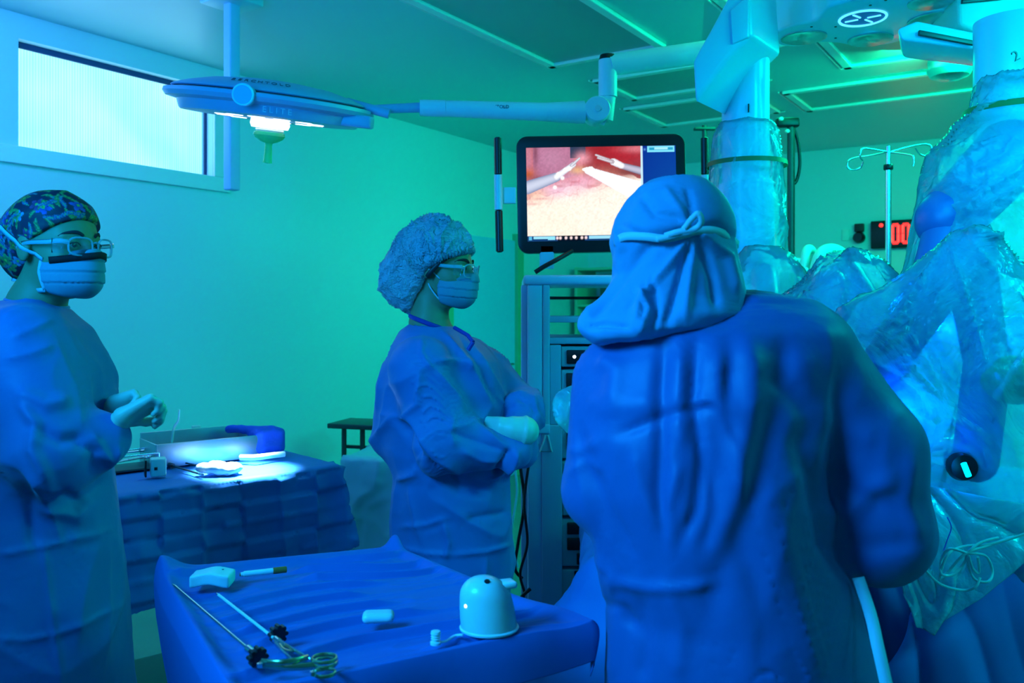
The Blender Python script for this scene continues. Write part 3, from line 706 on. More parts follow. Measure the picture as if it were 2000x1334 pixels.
# ================= person in the middle: bouffant cap, crossed arms
d2 = 2.6
P2 = empty('person', (W(870, 605, d2)[0], d2, 0), 'person in blue gown and light blue bouffant cap standing with arms crossed', 'person')
fr2 = frame(pt(862, 521, d2), math.radians(-18), math.radians(7))
bx2 = pt(855, 605, d2)
def body2(P):
    L = tolocal(P, fr2); d = head_sdf(L)
    nb = pt(838, 632, d2); d = smin(d, s_cone(P, toworld((-.025, 0, -.06), fr2), nb, .050, .054), .025)
    d = smin(d, s_cone(P, nb, pt(846, 665, d2), .054, .08), .03)
    d = smin(d, s_stack(P, rows([(660, 850, 60, .10), (720, 860, 78, .14), (900, 870, 80, .13), (1050, 875, 85, .13)], d2)), .04)
    for s in (-1, 1):
        hx = bx2[0]+.03; d = smin(d, s_cone(P, (hx, d2+s*.09, .82), (hx+.02, d2+s*.10, .45), .075, .052), .02)
        d = smin(d, s_cone(P, (hx+.02, d2+s*.10, .45), (hx, d2+s*.10, .09), .052, .036), .02)
        d = smin(d, s_ell(P, (hx+.06, d2+s*.10, .035), (.12, .043, .035)), .02)
    return d
hc = fr2[1]
sculpt('body', body2, ((bx2[0]-.24, d2-.22, 0.001), (bx2[0]+.28, d2+.24, hc[2]+.16)), .014, M['skin'], P2, it=1,
       fine=((hc[0]-.13, hc[0]+.14), (hc[1]-.13, hc[1]+.13), (hc[2]-.20, hc[2]+.13)), hf=.0034)
g2rows = rows([(628, 838, 38, .055), (645, 842, 62, .09), (672, 856, 88, .14), (705, 866, 108, .17), (760, 868, 118, .185), (820, 866, 122, .19),
               (880, 868, 118, .18), (930, 880, 112, .17), (1000, 884, 116, .17), (1080, 886, 118, .175), (1180, 882, 114, .18), (1334, 884, 122, .19), (1600, 884, 130, .2)], d2)
s2, e2, w2 = pt(822, 716, d2, -.14), pt(868, 868, d2, -.19), pt(1006, 884, d2, -.17)
s2b, e2b, w2b = pt(936, 716, d2, .10), pt(1026, 800, d2, .02), pt(1014, 852, d2, -.13)
def gown2(P):
    d = s_stack(P, g2rows)
    d = smin(d, s_cone(P, pt(775, 760, d2), pt(752, 862, d2), .06, .035), .05)     # loose back of the gown
    a = smin(s_cone(P, s2, e2, .092, .088), s_cone(P, e2, w2, .082, .052), .03); d = smin(d, a, .02)
    a = smin(s_cone(P, s2b, e2b, .075, .060), s_cone(P, e2b, w2b, .055, .052), .025); d = smin(d, a, .02)
    d = smin(d, s_ell(P, pt(1022, 800, d2, -.03), (.062, .06, .060)), .02)
    d = smin(d, s_ell(P, pt(1022, 882, d2, -.08), (.05, .07, .052)), .02)
    nk = s_cone(P, pt(846, 600, d2), pt(838, 650, d2), .055, .060)
    return smax(d, -nk, .006)
L2 = [([(824, 655), (822, 690), (842, 724)], 4, .008, 1), ([(846, 706), (880, 706), (914, 712), (915, 724)], 4, .008, 1), ([(860, 640), (900, 690), (930, 740), (960, 800)], 8, .010, 1),
      ([(896, 650), (926, 700), (950, 760), (976, 790)], 7, -.008, 1), ([(930, 680), (960, 740), (990, 780)], 7, .007, 1),
      ([(845, 720), (890, 770), (930, 830), (990, 872)], 8, .011, 1), ([(822, 720), (814, 790), (782, 820)], 6, .010, 1), ([(756, 700), (745, 740), (736, 810)], 7, .008, 1),
      ([(742, 808), (800, 820), (850, 900), (900, 930)], 10, .010, 1), ([(790, 830), (815, 872), (812, 920)], 8, -.010, 0), ([(765, 800), (800, 850), (860, 935)], 10, -.008, 0),
      ([(770, 812), (722, 868)], 5, .008, 1), ([(814, 888), (812, 925), (775, 938)], 6, .010, 1), ([(830, 900), (900, 952), (965, 960)], 12, -.015, 0),
      ([(965, 928), (985, 900), (996, 876)], 5, -.014, 1), ([(950, 945), (1000, 915), (1014, 880)], 6, .009, 1), ([(985, 925), (1010, 905), (1008, 880)], 5, .008, 1),
      ([(900, 880), (940, 900), (980, 905)], 7, .006, 1), ([(870, 840), (930, 860), (985, 880)], 7, -.006, 1), ([(888, 876), (880, 840), (886, 810)], 8, .005, 1),
      ([(885, 1085), (950, 1078), (1000, 1062)], 3, .008, 1), ([(780, 1070), (830, 1082), (885, 1085)], 3, .006, 1), ([(776, 940), (770, 1010), (772, 1080)], 4, .008, 1),
      ([(778, 1030), (830, 1026), (876, 1010)], 4, .006, 1), ([(866, 1020), (876, 1060), (872, 1090)], 4, .009, 1), ([(910, 1015), (950, 1008), (990, 1000)], 5, -.008, 1),
      ([(858, 1100), (866, 1190), (870, 1300)], 8, .008, 1), ([(950, 1090), (944, 1180), (950, 1290)], 8, .007, 1), ([(800, 950), (808, 1000), (820, 1060)], 6, .006, 1),
      ([(960, 770), (985, 790), (1000, 770), (1030, 765)], 5, .007, 1), ([(1003, 790), (1030, 790), (1054, 830)], 5, .007, 1), ([(1010, 775), (1040, 800), (1046, 850)], 5, -.007, 1), ([(1040, 768), (1046, 800), (1060, 840)], 5, .007, 1)]
def dg2(V, N): return folds(V, N, d2, L2)*1.6+crumple(V, .014, 5.5, (1, 1, .7), 12, 6)+crumple(V, .0024, 16, (1, 1, .8), 15, 3)
gx = W(880, 600, d2)[0]
G2 = sculpt('gown', gown2, ((gx-.29, d2-.34, .20), (gx+.34, d2+.30, 1.47)), .0060, M['gown'], P2, dg2, it=3, post=1, open_below=.30)
rp = [pt(838, 634, d2)+np.array((.060*math.cos(a)+.004, .064*math.sin(a), .004-.022*math.cos(a))) for a in np.linspace(0, 2*math.pi, 25)[:-1]]
MB().tube(rp, .007, 8, closed=True).build('neck_binding', M['piping'], G2)
MB().tube([pt(888, 640, d2, -.09), pt(914, 655, d2, -.15), pt(924, 668, d2, -.17)], .006, 8).build('neck_tie', M['piping'], G2)
MB().tube([pt(924, 668, d2, -.175), pt(914, 684, d2, -.175)], .006, 8).build('neck_tie', M['piping'], G2)
elC = pt(1024, 842, d2, -.165); wrC = pt(980, 836, d2, -.175)
def gl2(P):
    d = hand_sdf(P, wrC, elC, None, (-.80, .60, -.10), (0, .1, 1), (-.25, -.95, 0), .88, .25)
    ax_ = (wrC-elC)/np.linalg.norm(wrC-elC); return smin(d, s_cone(P, elC, elC+ax_*.03, .042, .038), .012)
def dgl2(V, N):
    t = (V-elC) @ ((wrC-elC)/np.linalg.norm(wrC-elC)); return .003*np.exp(-(t/.006)**2)+.0012*(vnoise(V[:, 0]*50, V[:, 1]*50, V[:, 2]*50)-.5)
sculpt('glove', gl2, (np.array((wrC[0]-.2, wrC[1]-.06, wrC[2]-.07)), np.array((elC[0]+.05, elC[1]+.12, elC[2]+.07))), .0034, M['glove'], P2, dgl2)
elD = pt(985, 878, d2, -.13); wrD = pt(1015, 876, d2, -.03)
sculpt('glove', lambda P: hand_sdf(P, wrD, elD, None, (.3, .94, .1), (0, -.1, 1), (.9, .1, 0), .9, .6), (np.array((wrD[0]-.12, elD[1]-.06, wrD[2]-.08)), np.array((wrD[0]+.1, wrD[1]+.16, wrD[2]+.08))), .0045, M['glove'], P2, None)
def cap2(P): return cap2L(tolocal(P, fr2))
def cap2L(L):
    x, y, z = L
    d = s_ell(L, (-.028, 0, .048), (.122, .105, .100)); d = smin(d, s_ell(L, (-.098, 0, -.045), (.088, .100, .102)), .06)
    return smax(d, (x*.53-z*.85)+.004-1.2*np.maximum(0, -x-.01), .008)
def dcap2(V, N):
    L = np.stack(tolocal(V.T, fr2), 1)
    a = crumple(L, .016, 9, (1, 1, .55), 31, 8)+crumple(L, .013, 16, (1, 1, .5), 37, 12)+crumple(L, .009, 26, (1, 1, .45), 44, 14)+crumple(L, .004, 50, (1, 1, .6), 41, 2)
    q = (L[:, 0]*.53-L[:, 2]*.85)+.004-1.2*np.maximum(0, -L[:, 0]-.01); edge = np.exp(-(q/.010)**2)
    return a*(1-edge*.7)+.008+edge*.003*np.sin(np.arctan2(L[:, 1], L[:, 2]+L[:, 0])*70)
cc = fr2[1]
sculpt('bouffant_cap', cap2, (cc-np.array((.22, .20, .16)), cc+np.array((.15, .17, .18))), .0034, M['cap_cloth'], P2, dcap2, it=1)
MB().lathe([(.0001, .09)]+[(.083*math.cos(a), .09*math.sin(a)) for a in np.linspace(1.4, -.5, 10)], toworld((-.022, 0, .05), fr2), n=24).build('hair', M['hair'], P2)
MB().tube(spline([toworld(q, fr2) for q in ((.055, -.068, .038), (.030, -.082, .012), (.004, -.086, -.02), (-.006, -.083, -.035))], 6), .007, 8, flat=.4).build('hair', M['hair'], P2)
mk2 = face_parts(P2, fr2)
sk2 = lambda L: np.minimum(head_sdf(L), mask_body(L))
band(mk2, wrap(fr2, sk2, [(-60, -.036), (-85, -.012), (-105, .005)]), .004, .0018, M['strap'], 'strap', toworld((0, 0, .02), fr2), 1)
band(mk2, wrap(fr2, sk2, [(-55, -.098), (-85, -.062), (-110, -.03)]), .004, .0018, M['strap'], 'strap', toworld((-.03, 0, -.05), fr2), 1)
glasses(P2, fr2, None)

# ================= person at the right, seen from behind
d3 = 1.55
P3 = empty('person', (W(1440, 605, d3)[0], d3, 0), 'person seen from behind in dark blue gown and tied surgical hood, leaning left', 'person')
fr3 = frame(pt(1318, 486, d3, .04), math.radians(112), math.radians(8), math.radians(-6))
bx3 = pt(1440, 605, d3)
def body3(P):
    L = tolocal(P, fr3); d = head_sdf(L)
    nb = pt(1385, 620, d3, .02); d = smin(d, s_cone(P, toworld((-.025, 0, -.06), fr3), nb, .056, .06), .03)
    d = smin(d, s_stack(P, rows([(625, 1400, 120, .08), (700, 1400, 180, .11), (1000, 1400, 160, .12), (1200, 1440, 170, .12)], d3)), .04)
    for s in (-1, 1):
        hx = bx3[0]+s*.10; d = smin(d, s_cone(P, (hx, d3, .86), (hx, d3+.02, .47), .08, .056), .02)
        d = smin(d, s_cone(P, (hx, d3+.02, .47), (hx, d3, .09), .056, .04), .02); d = smin(d, s_ell(P, (hx, d3+.06, .035), (.045, .125, .035)), .02)
    return d
hc = fr3[1]
sculpt('body', body3, ((bx3[0]-.32, d3-.20, 0.001), (bx3[0]+.30, d3+.26, hc[2]+.16)), .015, M['skin'], P3, it=1,
       fine=((hc[0]-.13, hc[0]+.13), (hc[1]-.13, hc[1]+.14), (hc[2]-.18, hc[2]+.13)), hf=.006)
g3rows = rows([(598, 1480, 92, .06, .02), (620, 1455, 160, .10, .01), (650, 1415, 222, .13, 0), (700, 1398, 236, .155, 0), (760, 1378, 240, .17, 0), (850, 1368, 244, .18, 0),
               (950, 1372, 238, .185, 0), (1050, 1396, 236, .185, 0), (1120, 1415, 240, .185, 0), (1180, 1434, 240, .185, 0), (1250, 1440, 252, .19, 0), (1334, 1448, 268, .195, 0), (1560, 1450, 300, .21, 0)], d3)
s3, e3, w3 = pt(1580, 700, d3, .0), pt(1718, 1040, d3, .0), pt(1670, 1000, d3, .30)
m3 = pt(1696, 880, d3, .0)
s3b, e3b, w3b = pt(1215, 750, d3, .02), pt(1172, 960, d3, .0), pt(1185, 870, d3, .28)
def gown3(P):
    d = s_stack(P, g3rows)
    d = smin(d, s_cone(P, pt(1470, 640, d3, .01), pt(1560, 672, d3, .0), .07, .085), .04)
    a = smin(s_cone(P, s3, m3, .092, .098), s_cone(P, m3, e3, .098, .094), .03); a = smin(a, s_cone(P, e3, w3, .088, .055), .03); d = smin(d, a, .018)
    a = smin(s_cone(P, s3b, e3b, .085, .062), s_cone(P, e3b, w3b, .062, .045), .03); d = smin(d, a, .025)
    return d
L3 = [([(1295, 655), (1288, 760), (1290, 860), (1284, 960), (1300, 1060)], 12, -.018, 0), ([(1330, 670), (1325, 780), (1330, 880)], 10, .010, 0), ([(1360, 660), (1355, 780), (1372, 900), (1360, 1000), (1330, 1060)], 10, -.016, 0),
      ([(1400, 660), (1410, 760), (1436, 880), (1448, 1000)], 16, .016, 0), ([(1450, 650), (1470, 720), (1462, 830), (1440, 960), (1400, 1100)], 22, .022, 0), ([(1425, 700), (1418, 800), (1440, 870)], 10, -.014, 0),
      ([(1150, 780), (1180, 800), (1290, 790)], 14, .006, 0), ([(1200, 850), (1290, 815), (1350, 800), (1410, 790)], 8, -.012, 0), ([(1350, 800), (1370, 780), (1430, 800)], 8, .010, 0),
      ([(1130, 820), (1150, 900), (1190, 1000), (1240, 1100)], 12, -.012, 0), ([(1112, 880), (1140, 880), (1168, 860)], 8, .012, 1), ([(1110, 930), (1150, 900), (1176, 920)], 8, .010, 1),
      ([(1170, 700), (1200, 720), (1190, 800)], 16, .012, 0), ([(1160, 1080), (1200, 1120), (1200, 1160)], 7, .014, 1), ([(1185, 1130), (1260, 1150), (1340, 1150), (1400, 1140)], 9, .012, 0),
      ([(1180, 1170), (1220, 1190), (1240, 1230)], 8, -.014, 0), ([(1210, 1170), (1204, 1250), (1190, 1330)], 12, .014, 0), ([(1250, 1160), (1260, 1250), (1250, 1334)], 12, -.010, 0), ([(1300, 1150), (1330, 1230), (1320, 1334)], 16, .010, 0),
      ([(1500, 700), (1530, 760), (1500, 860), (1450, 980), (1400, 1130), (1380, 1240)], 26, -.014, 0), ([(1530, 650), (1540, 740), (1580, 820), (1560, 900)], 22, -.020, 0), ([(1560, 870), (1590, 960), (1620, 1060), (1680, 1130)], 18, -.026, 0),
      ([(1600, 1010), (1660, 1000), (1700, 960), (1760, 930)], 18, .014, 0), ([(1610, 900), (1660, 960), (1740, 990)], 18, -.010, 0), ([(1570, 800), (1640, 840), (1720, 860)], 22, .010, 0), ([(1630, 1060), (1700, 1070), (1790, 1060)], 18, -.010, 0),
      ([(1790, 880), (1770, 980), (1800, 1060)], 14, .012, 0), ([(1480, 900), (1520, 1050), (1560, 1200), (1600, 1330)], 26, .012, 0), ([(1440, 1040), (1490, 1180), (1500, 1334)], 20, -.010, 0), ([(1236, 880), (1250, 960), (1290, 1040)], 12, .008, 0),
      ([(1330, 900), (1300, 1000), (1310, 1080)], 10, .010, 0), ([(1390, 900), (1400, 1000), (1370, 1080)], 12, -.010, 0)]
def dg3(V, N): return folds(V, N, d3, [(p_, w_*1.15, a_*.82, s_) for p_, w_, a_, s_ in L3])*.75+crumple(V, .016, 4, (1, 1, .4), 52, 5)+crumple(V, .003, 13, (1, 1, .6), 55, 3)
gx = W(1450, 600, d3)[0]
G3 = sculpt('gown', gown3, ((gx-.36, d3-.26, .55), (gx+.40, d3+.50, 1.52)), .0065, M['gown2'], P3, dg3, it=3, post=2, open_below=.65)
band(G3, [pt(1676, 1128, d3, -.085), pt(1700, 1200, d3, -.12), pt(1716, 1270, d3, -.15), pt(1734, 1350, d3, -.17)], .020, .003, M['strap'], 'waist_tie', pt(1600, 1200, d3, .3))
# hood
hrows = rows([(366, 1318, 62, .058, .03), (384, 1318, 88, .085, .03), (420, 1317, 112, .105, .03), (470, 1316, 124, .115, .03), (500, 1322, 122, .115, .03), (540, 1326, 124, .112, .02), (580, 1318, 136, .10, .0),
              (612, 1296, 148, .09, -.03), (638, 1262, 126, .075, -.05), (656, 1212, 62, .05, -.06), (664, 1196, 36, .03, -.06)], d3)
def hood(P):
    d = s_stack(P, hrows); d = smin(d, s_ell(tolocal(P, fr3), (-.012, 0, .035), (.114, .094, .102)), .02); d = smin(d, s_cone(P, pt(1230, 600, d3, -.02), pt(1160, 636, d3, -.04), .05, .026), .03)
    return d
Lh = [([(1352, 452), (1300, 520), (1252, 580), (1240, 650)], 9, .014, 0), ([(1352, 455), (1330, 540), (1300, 640)], 8, -.012, 0), ([(1354, 458), (1345, 540), (1338, 620)], 8, .012, 0), ([(1358, 455), (1390, 540), (1400, 600)], 9, -.010, 0),
      ([(1360, 452), (1420, 500), (1440, 580)], 9, .010, 0), ([(1350, 448), (1270, 480), (1200, 560), (1150, 630)], 10, -.010, 0), ([(1345, 450), (1280, 540), (1230, 600)], 6, -.008, 0), ([(1342, 430), (1320, 400), (1300, 370)], 7, .008, 0), ([(1346, 430), (1350, 400), (1340, 366)], 7, -.006, 0),
      ([(1340, 430), (1280, 420), (1250, 380)], 8, -.007, 0), ([(1200, 440), (1260, 462), (1340, 452), (1400, 446), (1436, 470)], 9, -.012, 0), ([(1145, 640), (1180, 632), (1230, 640)], 6, -.012, 0), ([(1195, 430), (1215, 480), (1210, 540)], 8, .008, 0),
      ([(1250, 560), (1268, 610), (1250, 650)], 6, .012, 0), ([(1275, 540), (1282, 600), (1275, 650)], 5, -.010, 0)]
def dh(V, N): return folds(V, N, d3, Lh)+crumple(V, .005, 9, (1, 1, .4), 61, 3)
sculpt('surgical_hood', hood, (pt(1120, 670, d3)-np.array((0, .16, .02)), pt(1470, 350, d3)+np.array((0, .18, 0))), .0055, M['hood_cloth'], P3, dh, it=2)
kf = pt(1320, 470, d3, .03)
ang = [(-120, 474), (-100, 462), (-60, 462), (-20, 466), (20, 457), (36, 452), (70, 450), (96, 458), (122, 478)]
bp = [pt(1320+dx, yy, d3, .03-.118*math.sqrt(max(0, 1-(dx/126)**2))-.006) for dx, yy in ang]
tie = band(P3, bp, .014, .003, M['strap'], 'hood_tie', kf)
q0 = pt(1346, 452, d3, -.10)
sx_ = d3/F
lp = spline([q0+np.array((a*sx_, -b_, -c*sx_)) for a, b_, c in ((-60, -.004, 14), (-20, .006, 4), (0, .016, -20), (12, .02, -30), (18, .018, -16), (8, .012, -4), (-24, .008, 2), (-44, -.002, 8))], 6)
band(tie, lp, .010, .003, M['strap'], 'bow_loop', kf, 1)
# the left glove under the front of the gown
gl = pt(1170, 800, d3, .33); el_ = pt(1185, 850, d3, .30)
sculpt('glove', lambda P: hand_sdf(P, gl, el_, None, (.2, .5, .7), (.8, -.4, 0), (-.6, -.6, .2), .9, .8), (gl-.12, gl+.14), .005, M['glove'], P3, None)
gr = pt(1690, 1000, d3, .36)
sculpt('glove', lambda P: hand_sdf(P, gr, w3, None, (-.3, .9, .1), (.8, .2, 0), (0, -.2, 1), .9, .6), (gr-np.array((.12, .08, .12)), gr+np.array((.12, .18, .12))), .006, M['glove'], P3, None)

# ------------------------------------------------------------------ surgical lamp
lc = W(530, 205, 3.2)
LR = Matrix.Rotation(math.radians(6.5), 4, 'Y') @ Matrix.Rotation(math.radians(8.8), 4, 'X')     # tips right and towards the camera
def lw(p): q = LR @ Vector(p); return (q.x+lc[0], q.y+lc[1], q.z+lc[2])
lamp = empty('surgical_lamp', (lc[0], lc[1], CEIL), 'large round surgical lamp with green handle on a jointed ceiling arm', 'surgical lamp')
lampblue = mat('lamp_housing', (.22, .45, .66), .4)
def lath(prof, m, name, par, n=72, c=(0, 0)):
    b = MB().lathe(prof, (0, 0, 0), n=n); b.v = [lw((q[0]+c[0], q[1]+c[1], q[2])) for q in b.v]; return b.build(name, m, par)
hd = lath([(.0001, .085), (.12, .082), (.22, .070), (.30, .050), (.345, .034), (.352, .028), (.345, .024)], lampblue, 'top_dome', lamp)
lath([(.340, .022), (.375, .016), (.378, .004), (.368, -.010), (.33, -.018)], lampblue, 'rim', lamp)
lath([(.345, .024), (.336, .0232), (.336, .0212), (.345, .0205)], M['black'], 'seam', hd)
lath([(.33, -.018), (.322, -.045), (.316, -.052), (.29, -.054)], lampblue, 'lower_housing', lamp)
lens = lath([(.29, -.0535), (.0001, -.0535)], M['lens'], 'lit_lens', lamp)
lath([(.068, -.05), (.072, -.072), (.066, -.086), (.0001, -.087)], M['lens'], 'lens_hub', lamp)
lath([(.050, -.090), (.052, -.094), (.048, -.100), (.0001, -.101)], M['white'], 'handle_collar', lamp)
h = lath([(.040, -.098), (.055, -.102), (.058, -.112), (.050, -.124), (.030, -.136), (.014, -.141), (.0125, -.150), (.0155, -.205), (.017, -.214), (.0001, -.216)], M['green_h'], 'sterile_handle', lamp, 40)
b = MB()
for a in np.linspace(0, 2*math.pi, 13)[:-1]:
    b.lathe([(.0001, -.0545), (.03, -.0545), (.03, -.0560), (.0001, -.0560)], (0, 0, 0), n=16)
    b.v[-64:] = [(q[0]+.17*math.cos(a), q[1]+.17*math.sin(a), q[2]) for q in b.v[-64:]]
b.v = [lw(q) for q in b.v]; b.build('led_cluster', M['lens'], lamp)
b = MB().lathe([(.034, -.02), (.034, .02), (.030, .026), (.0001, .026)], (0, 0, 0), n=32); b.v = [lw((q[0]+.02, -.365-q[2], q[1]+.004)) for q in b.v]; b.build('front_knob', lampblue, lamp)
b = MB().lathe([(.0345, .017), (.0375, .021), (.0345, .025)], (0, 0, 0), n=32); b.v = [lw((q[0]+.02, -.365-q[2], q[1]+.004)) for q in b.v]; b.build('knob_ring', M['robot'], lamp)
b = MB(); b.box((0, 0, 0), (.13, .07, .045), 0, .01); b.v = [lw((q[0]+.335, q[1]-.10, q[2]-.028)) for q in b.v]; b.build('side_module', lampblue, lamp)
ink = mat('grey_lettering', (.03, .08, .12), .5); inkl = mat('pale_lettering', (.35, .6, .75), .5)
Rt = LR.to_3x3()
for i_, ch in enumerate('BERCHTOLD'):
    a = math.radians(-90-12+4.6*i_+2); r_ = .285; p = lw((r_*math.cos(a), r_*math.sin(a), .058))
    text_obj(ch, p, .026, Rt @ Matrix.Rotation(a+math.pi/2, 3, 'Z') @ Matrix.Rotation(math.radians(25), 3, 'X'), ink, hd, thick=.0008)
text_obj('E L I T E', lw((.12, -.333, -.034)), .028, Rt @ Matrix.Rotation(math.radians(20), 3, 'Z') @ Matrix.Rotation(math.radians(82), 3, 'X'), inkl, lamp)
# arm
arm = mat('lamp_arm_paint', (.62, .85, .88), .35)
j = W(1165, 218, 3.35); a0 = lw((.34, 0, .02)); a1 = W(822, 210, 3.26)
MB().tube([a0, a1], [.016, .019], 20).build('lamp_stem', lampblue, lamp)
MB().tube([lw((.28, 0, .040)), lw((.44, 0, .016))], [.018, .018], 20).build('yoke', lampblue, lamp)
def arm_tube(p, q, r0, r1, name): return MB().tube([p, q], [r0, r1], 24).build(name, arm, lamp)
am = arm_tube(W(820, 211, 3.26), W(870, 212, 3.27), .031, .032, 'spring_arm_collar')
arm_tube(W(870, 212, 3.27), W(1066, 219, 3.32), .031, .036, 'spring_arm')
arm_tube(W(1066, 219, 3.32), W(1140, 220, 3.34), .036, .045, 'spring_arm_end')
pL = W(968, 214, 3.30)
text_obj('BERCHTOLD', (pL[0], pL[1]-.036, pL[2]+.002), .018, Matrix.Rotation(math.radians(90), 3, 'X'), ink, am)
MB().lathe([(.0001, -.055), (.046, -.055), (.050, -.048), (.050, .048), (.046, .055), (.0001, .055)], (j[0], j[1], j[2]), axis=(0, 1, 0), n=40).build('joint_disc', arm, lamp)
MB().lathe([(.0001, -.060), (.012, -.060), (.012, -.054)], (j[0], j[1], j[2]), axis=(0, 1, 0), n=20).build('joint_bolt', M['cream'], lamp)
k1, k0 = W(1187, 236, 3.35), W(1187, 190, 3.35); kt = W(1187, 118, 3.35)
b = MB(); b.tube([k1+np.array((-.01, 0, 0)), k0], [.030, .031], 28); b.tube([W(1165, 222, 3.35), W(1186, 232, 3.35)], [.03, .03], 20); b.build('joint_neck', arm, lamp)
MB().tube([k0, kt], .036, 28).build('drop_tube', arm, lamp)
MB().tube([kt-np.array((0, 0, .004)), kt+np.array((0, 0, .02))], [.036, .030], 28).build('drop_tube_cap', M['black'], lamp)
hp = [kt+np.array((0, 0, -.02)), W(1420, 96, 3.5), W(1560, 60, 3.6)]
MB().tube(hp, [.042, .046, .048], 24).build('horizontal_arm', arm, lamp)
MB().tube([hp[2]+np.array((0, 0, -.05)), np.array((hp[2][0], hp[2][1], CEIL))], .05, 24).build('ceiling_tube', arm, lamp)
tgt = G(480, 912, .92)
spot('surgical_lamp_beam', lw((-.08, 0, -.10)), (tgt[0]+.00, tgt[1], .9), 2800, (.42, .74, 1), 18, .85, .04)
spot('surgical_lamp_halo', lw((-.08, 0, -.10)), (tgt[0]-.15, tgt[1]-.05, .9), 10, (.15, .65, 1), 48, 1, .1)

# ------------------------------------------------------------------ wall monitor on the equipment cart
dM = 3.25; sM = dM/F
mc = W(1175, 378, dM)
mon = empty('monitor', (mc[0], mc[1]+.02, mc[2]-.25), 'large black-framed screen showing a pink surgical camera view, above the equipment cart', 'monitor')
Rm = Matrix.Rotation(math.radians(-1.0), 4, 'Y')
def rrect(w_, h_, r, n=8):
    out = []
    for cx, cz, a0_ in ((w_/2-r, h_/2-r, 0), (-w_/2+r, h_/2-r, 90), (-w_/2+r, -h_/2+r, 180), (w_/2-r, -h_/2+r, 270)):
        for k_ in range(n+1): a = math.radians(a0_+90*k_/n); out.append((cx+r*math.cos(a), 0, cz+r*math.sin(a)))
    return out
def mw(p): q = Rm @ Vector(p); return (q.x+mc[0], q.y+mc[1], q.z+mc[2])
b = MB().prism(rrect(330*sM, 229*sM, .042), (0, .05, 0)); b.v = [mw(q) for q in b.v]; b.build('bezel', M['black'], mon, bevel=.004)
# the picture: liver, bowel, two graspers and a white tube, with the side menu
sw, sh = 292*sM, 183*sM; nxp, nyp = 292, 184
uu, vv = np.meshgrid(np.linspace(0, 1, nxp), np.linspace(0, 1, nyp), indexing='ij')       # v up
X_ = uu*292; Y_ = (1-vv)*183                                                   # photo-like pixel units inside the screen
def lin(c): return (np.array(c)/255.)**2.2
def nz2(x, y, s, o=0): return vnoise(x*s+o, y*s+o*2, np.full_like(x, o*.37))
C = np.zeros(X_.shape+(3,)); C[:] = lin((255, 238, 222))
def fill(mask, c, soft=None):
    m_ = mask.astype(float)[..., None]; C[:] = C*(1-m_)+np.array(lin(c) if max(c) > 1 else c)*m_
def blob(cx, cy, rx, ry, c, k_=1.0, pw=2):
    g_ = np.exp(-(((X_-cx)/rx)**2+((Y_-cy)/ry)**2)**(pw/2))[..., None]*k_; C[:] = C*(1-g_)+lin(c)*g_
wob = (nz2(X_, Y_, .05, 3)-.5)*16
fill(Y_ < 98-X_*.18+wob, (200, 110, 120)); fill((Y_ < 60+wob) & (X_ > 110), (150, 40, 45))
blob(190, 14, 50, 22, (170, 25, 40)); blob(160, 60, 40, 14, (200, 110, 90)); blob(205, 50, 40, 10, (120, 30, 30)); blob(215, 5, 30, 8, (210, 110, 120))
fill((X_ > 14) & (X_ < 88+Y_*.2) & (Y_ < 66-(X_-20)*.12+wob*.4) & (Y_ < 200-X_*1.2), (176, 110, 140)); blob(50, 20, 30, 24, (190, 130, 160), .8); blob(4, 30, 6, 60, (190, 120, 140), .9); blob(18, 10, 5, 30, (110, 50, 60), .7)
fill((X_ > 86) & (X_ < 116) & (Y_ < 22), (45, 60, 85)); blob(2, 52, 16, 12, (190, 90, 40)); blob(20, 62, 20, 8, (120, 50, 50), .8)
blob(110, 22, 14, 12, (230, 150, 165)); blob(100, 46, 16, 8, (215, 165, 110)); blob(110, 70, 34, 18, (235, 160, 190), .9); blob(60, 84, 46, 16, (238, 190, 215), .9); blob(16, 92, 22, 16, (240, 190, 160), .8)
for cx, cy, rr_c in ((30, 100, 20), (95, 68, 12), (60, 76, 14), (12, 110, 12), (130, 76, 12)): blob(cx, cy, rr_c, 2.5, (190, 60, 80), .5)
blob(60, 150, 90, 40, (255, 236, 215), .9); blob(150, 130, 70, 50, (255, 240, 225), .8)
C *= (.86+.28*nz2(X_, Y_, .35, 7))[..., None]
wx_, wy_ = X_+30*nz2(X_, Y_, .05, 4)+8*nz2(X_, Y_, .2, 6), Y_+30*nz2(X_, Y_, .045, 8)+8*nz2(X_, Y_, .2, 2)
vein = ((1-np.abs(2*nz2(wx_, wy_, .045, 9)-1))**22)[..., None]*(Y_ < 112)[..., None]*(Y_ > 60)[..., None]; C[:] = C*(1-.35*vein)+lin((200, 70, 90))*.35*vein
def rod(a, b_, r0, r1, c1, c2):
    d_, t_ = seg_dist(X_, Y_, a, b_); r_ = r0+(r1-r0)*t_; m_ = d_ < r_; k_ = np.clip(d_/r_, 0, 1)[..., None]
    C[:] = np.where(m_[..., None], lin(c1)*(1-k_**2)+lin(c2)*k_**2, C)
rod((120, 46), (235, 96), 7, 22, (255, 255, 255), (235, 240, 250)); rod((112, 44), (125, 46), 3, 8, (255, 255, 255), (240, 240, 240))
rod((0, 78), (58, 58), 13, 9, (200, 205, 225), (120, 130, 165)); rod((58, 58), (92, 34), 6, 5, (245, 245, 250), (190, 190, 205)); rod((88, 36), (104, 22), 3, 2, (220, 220, 230), (130, 130, 150))
for cx, cy in ((62, 52), (70, 60), (76, 44), (84, 42), (55, 78)): blob(cx, cy, 4, 4, (255, 255, 255), 1, 4)
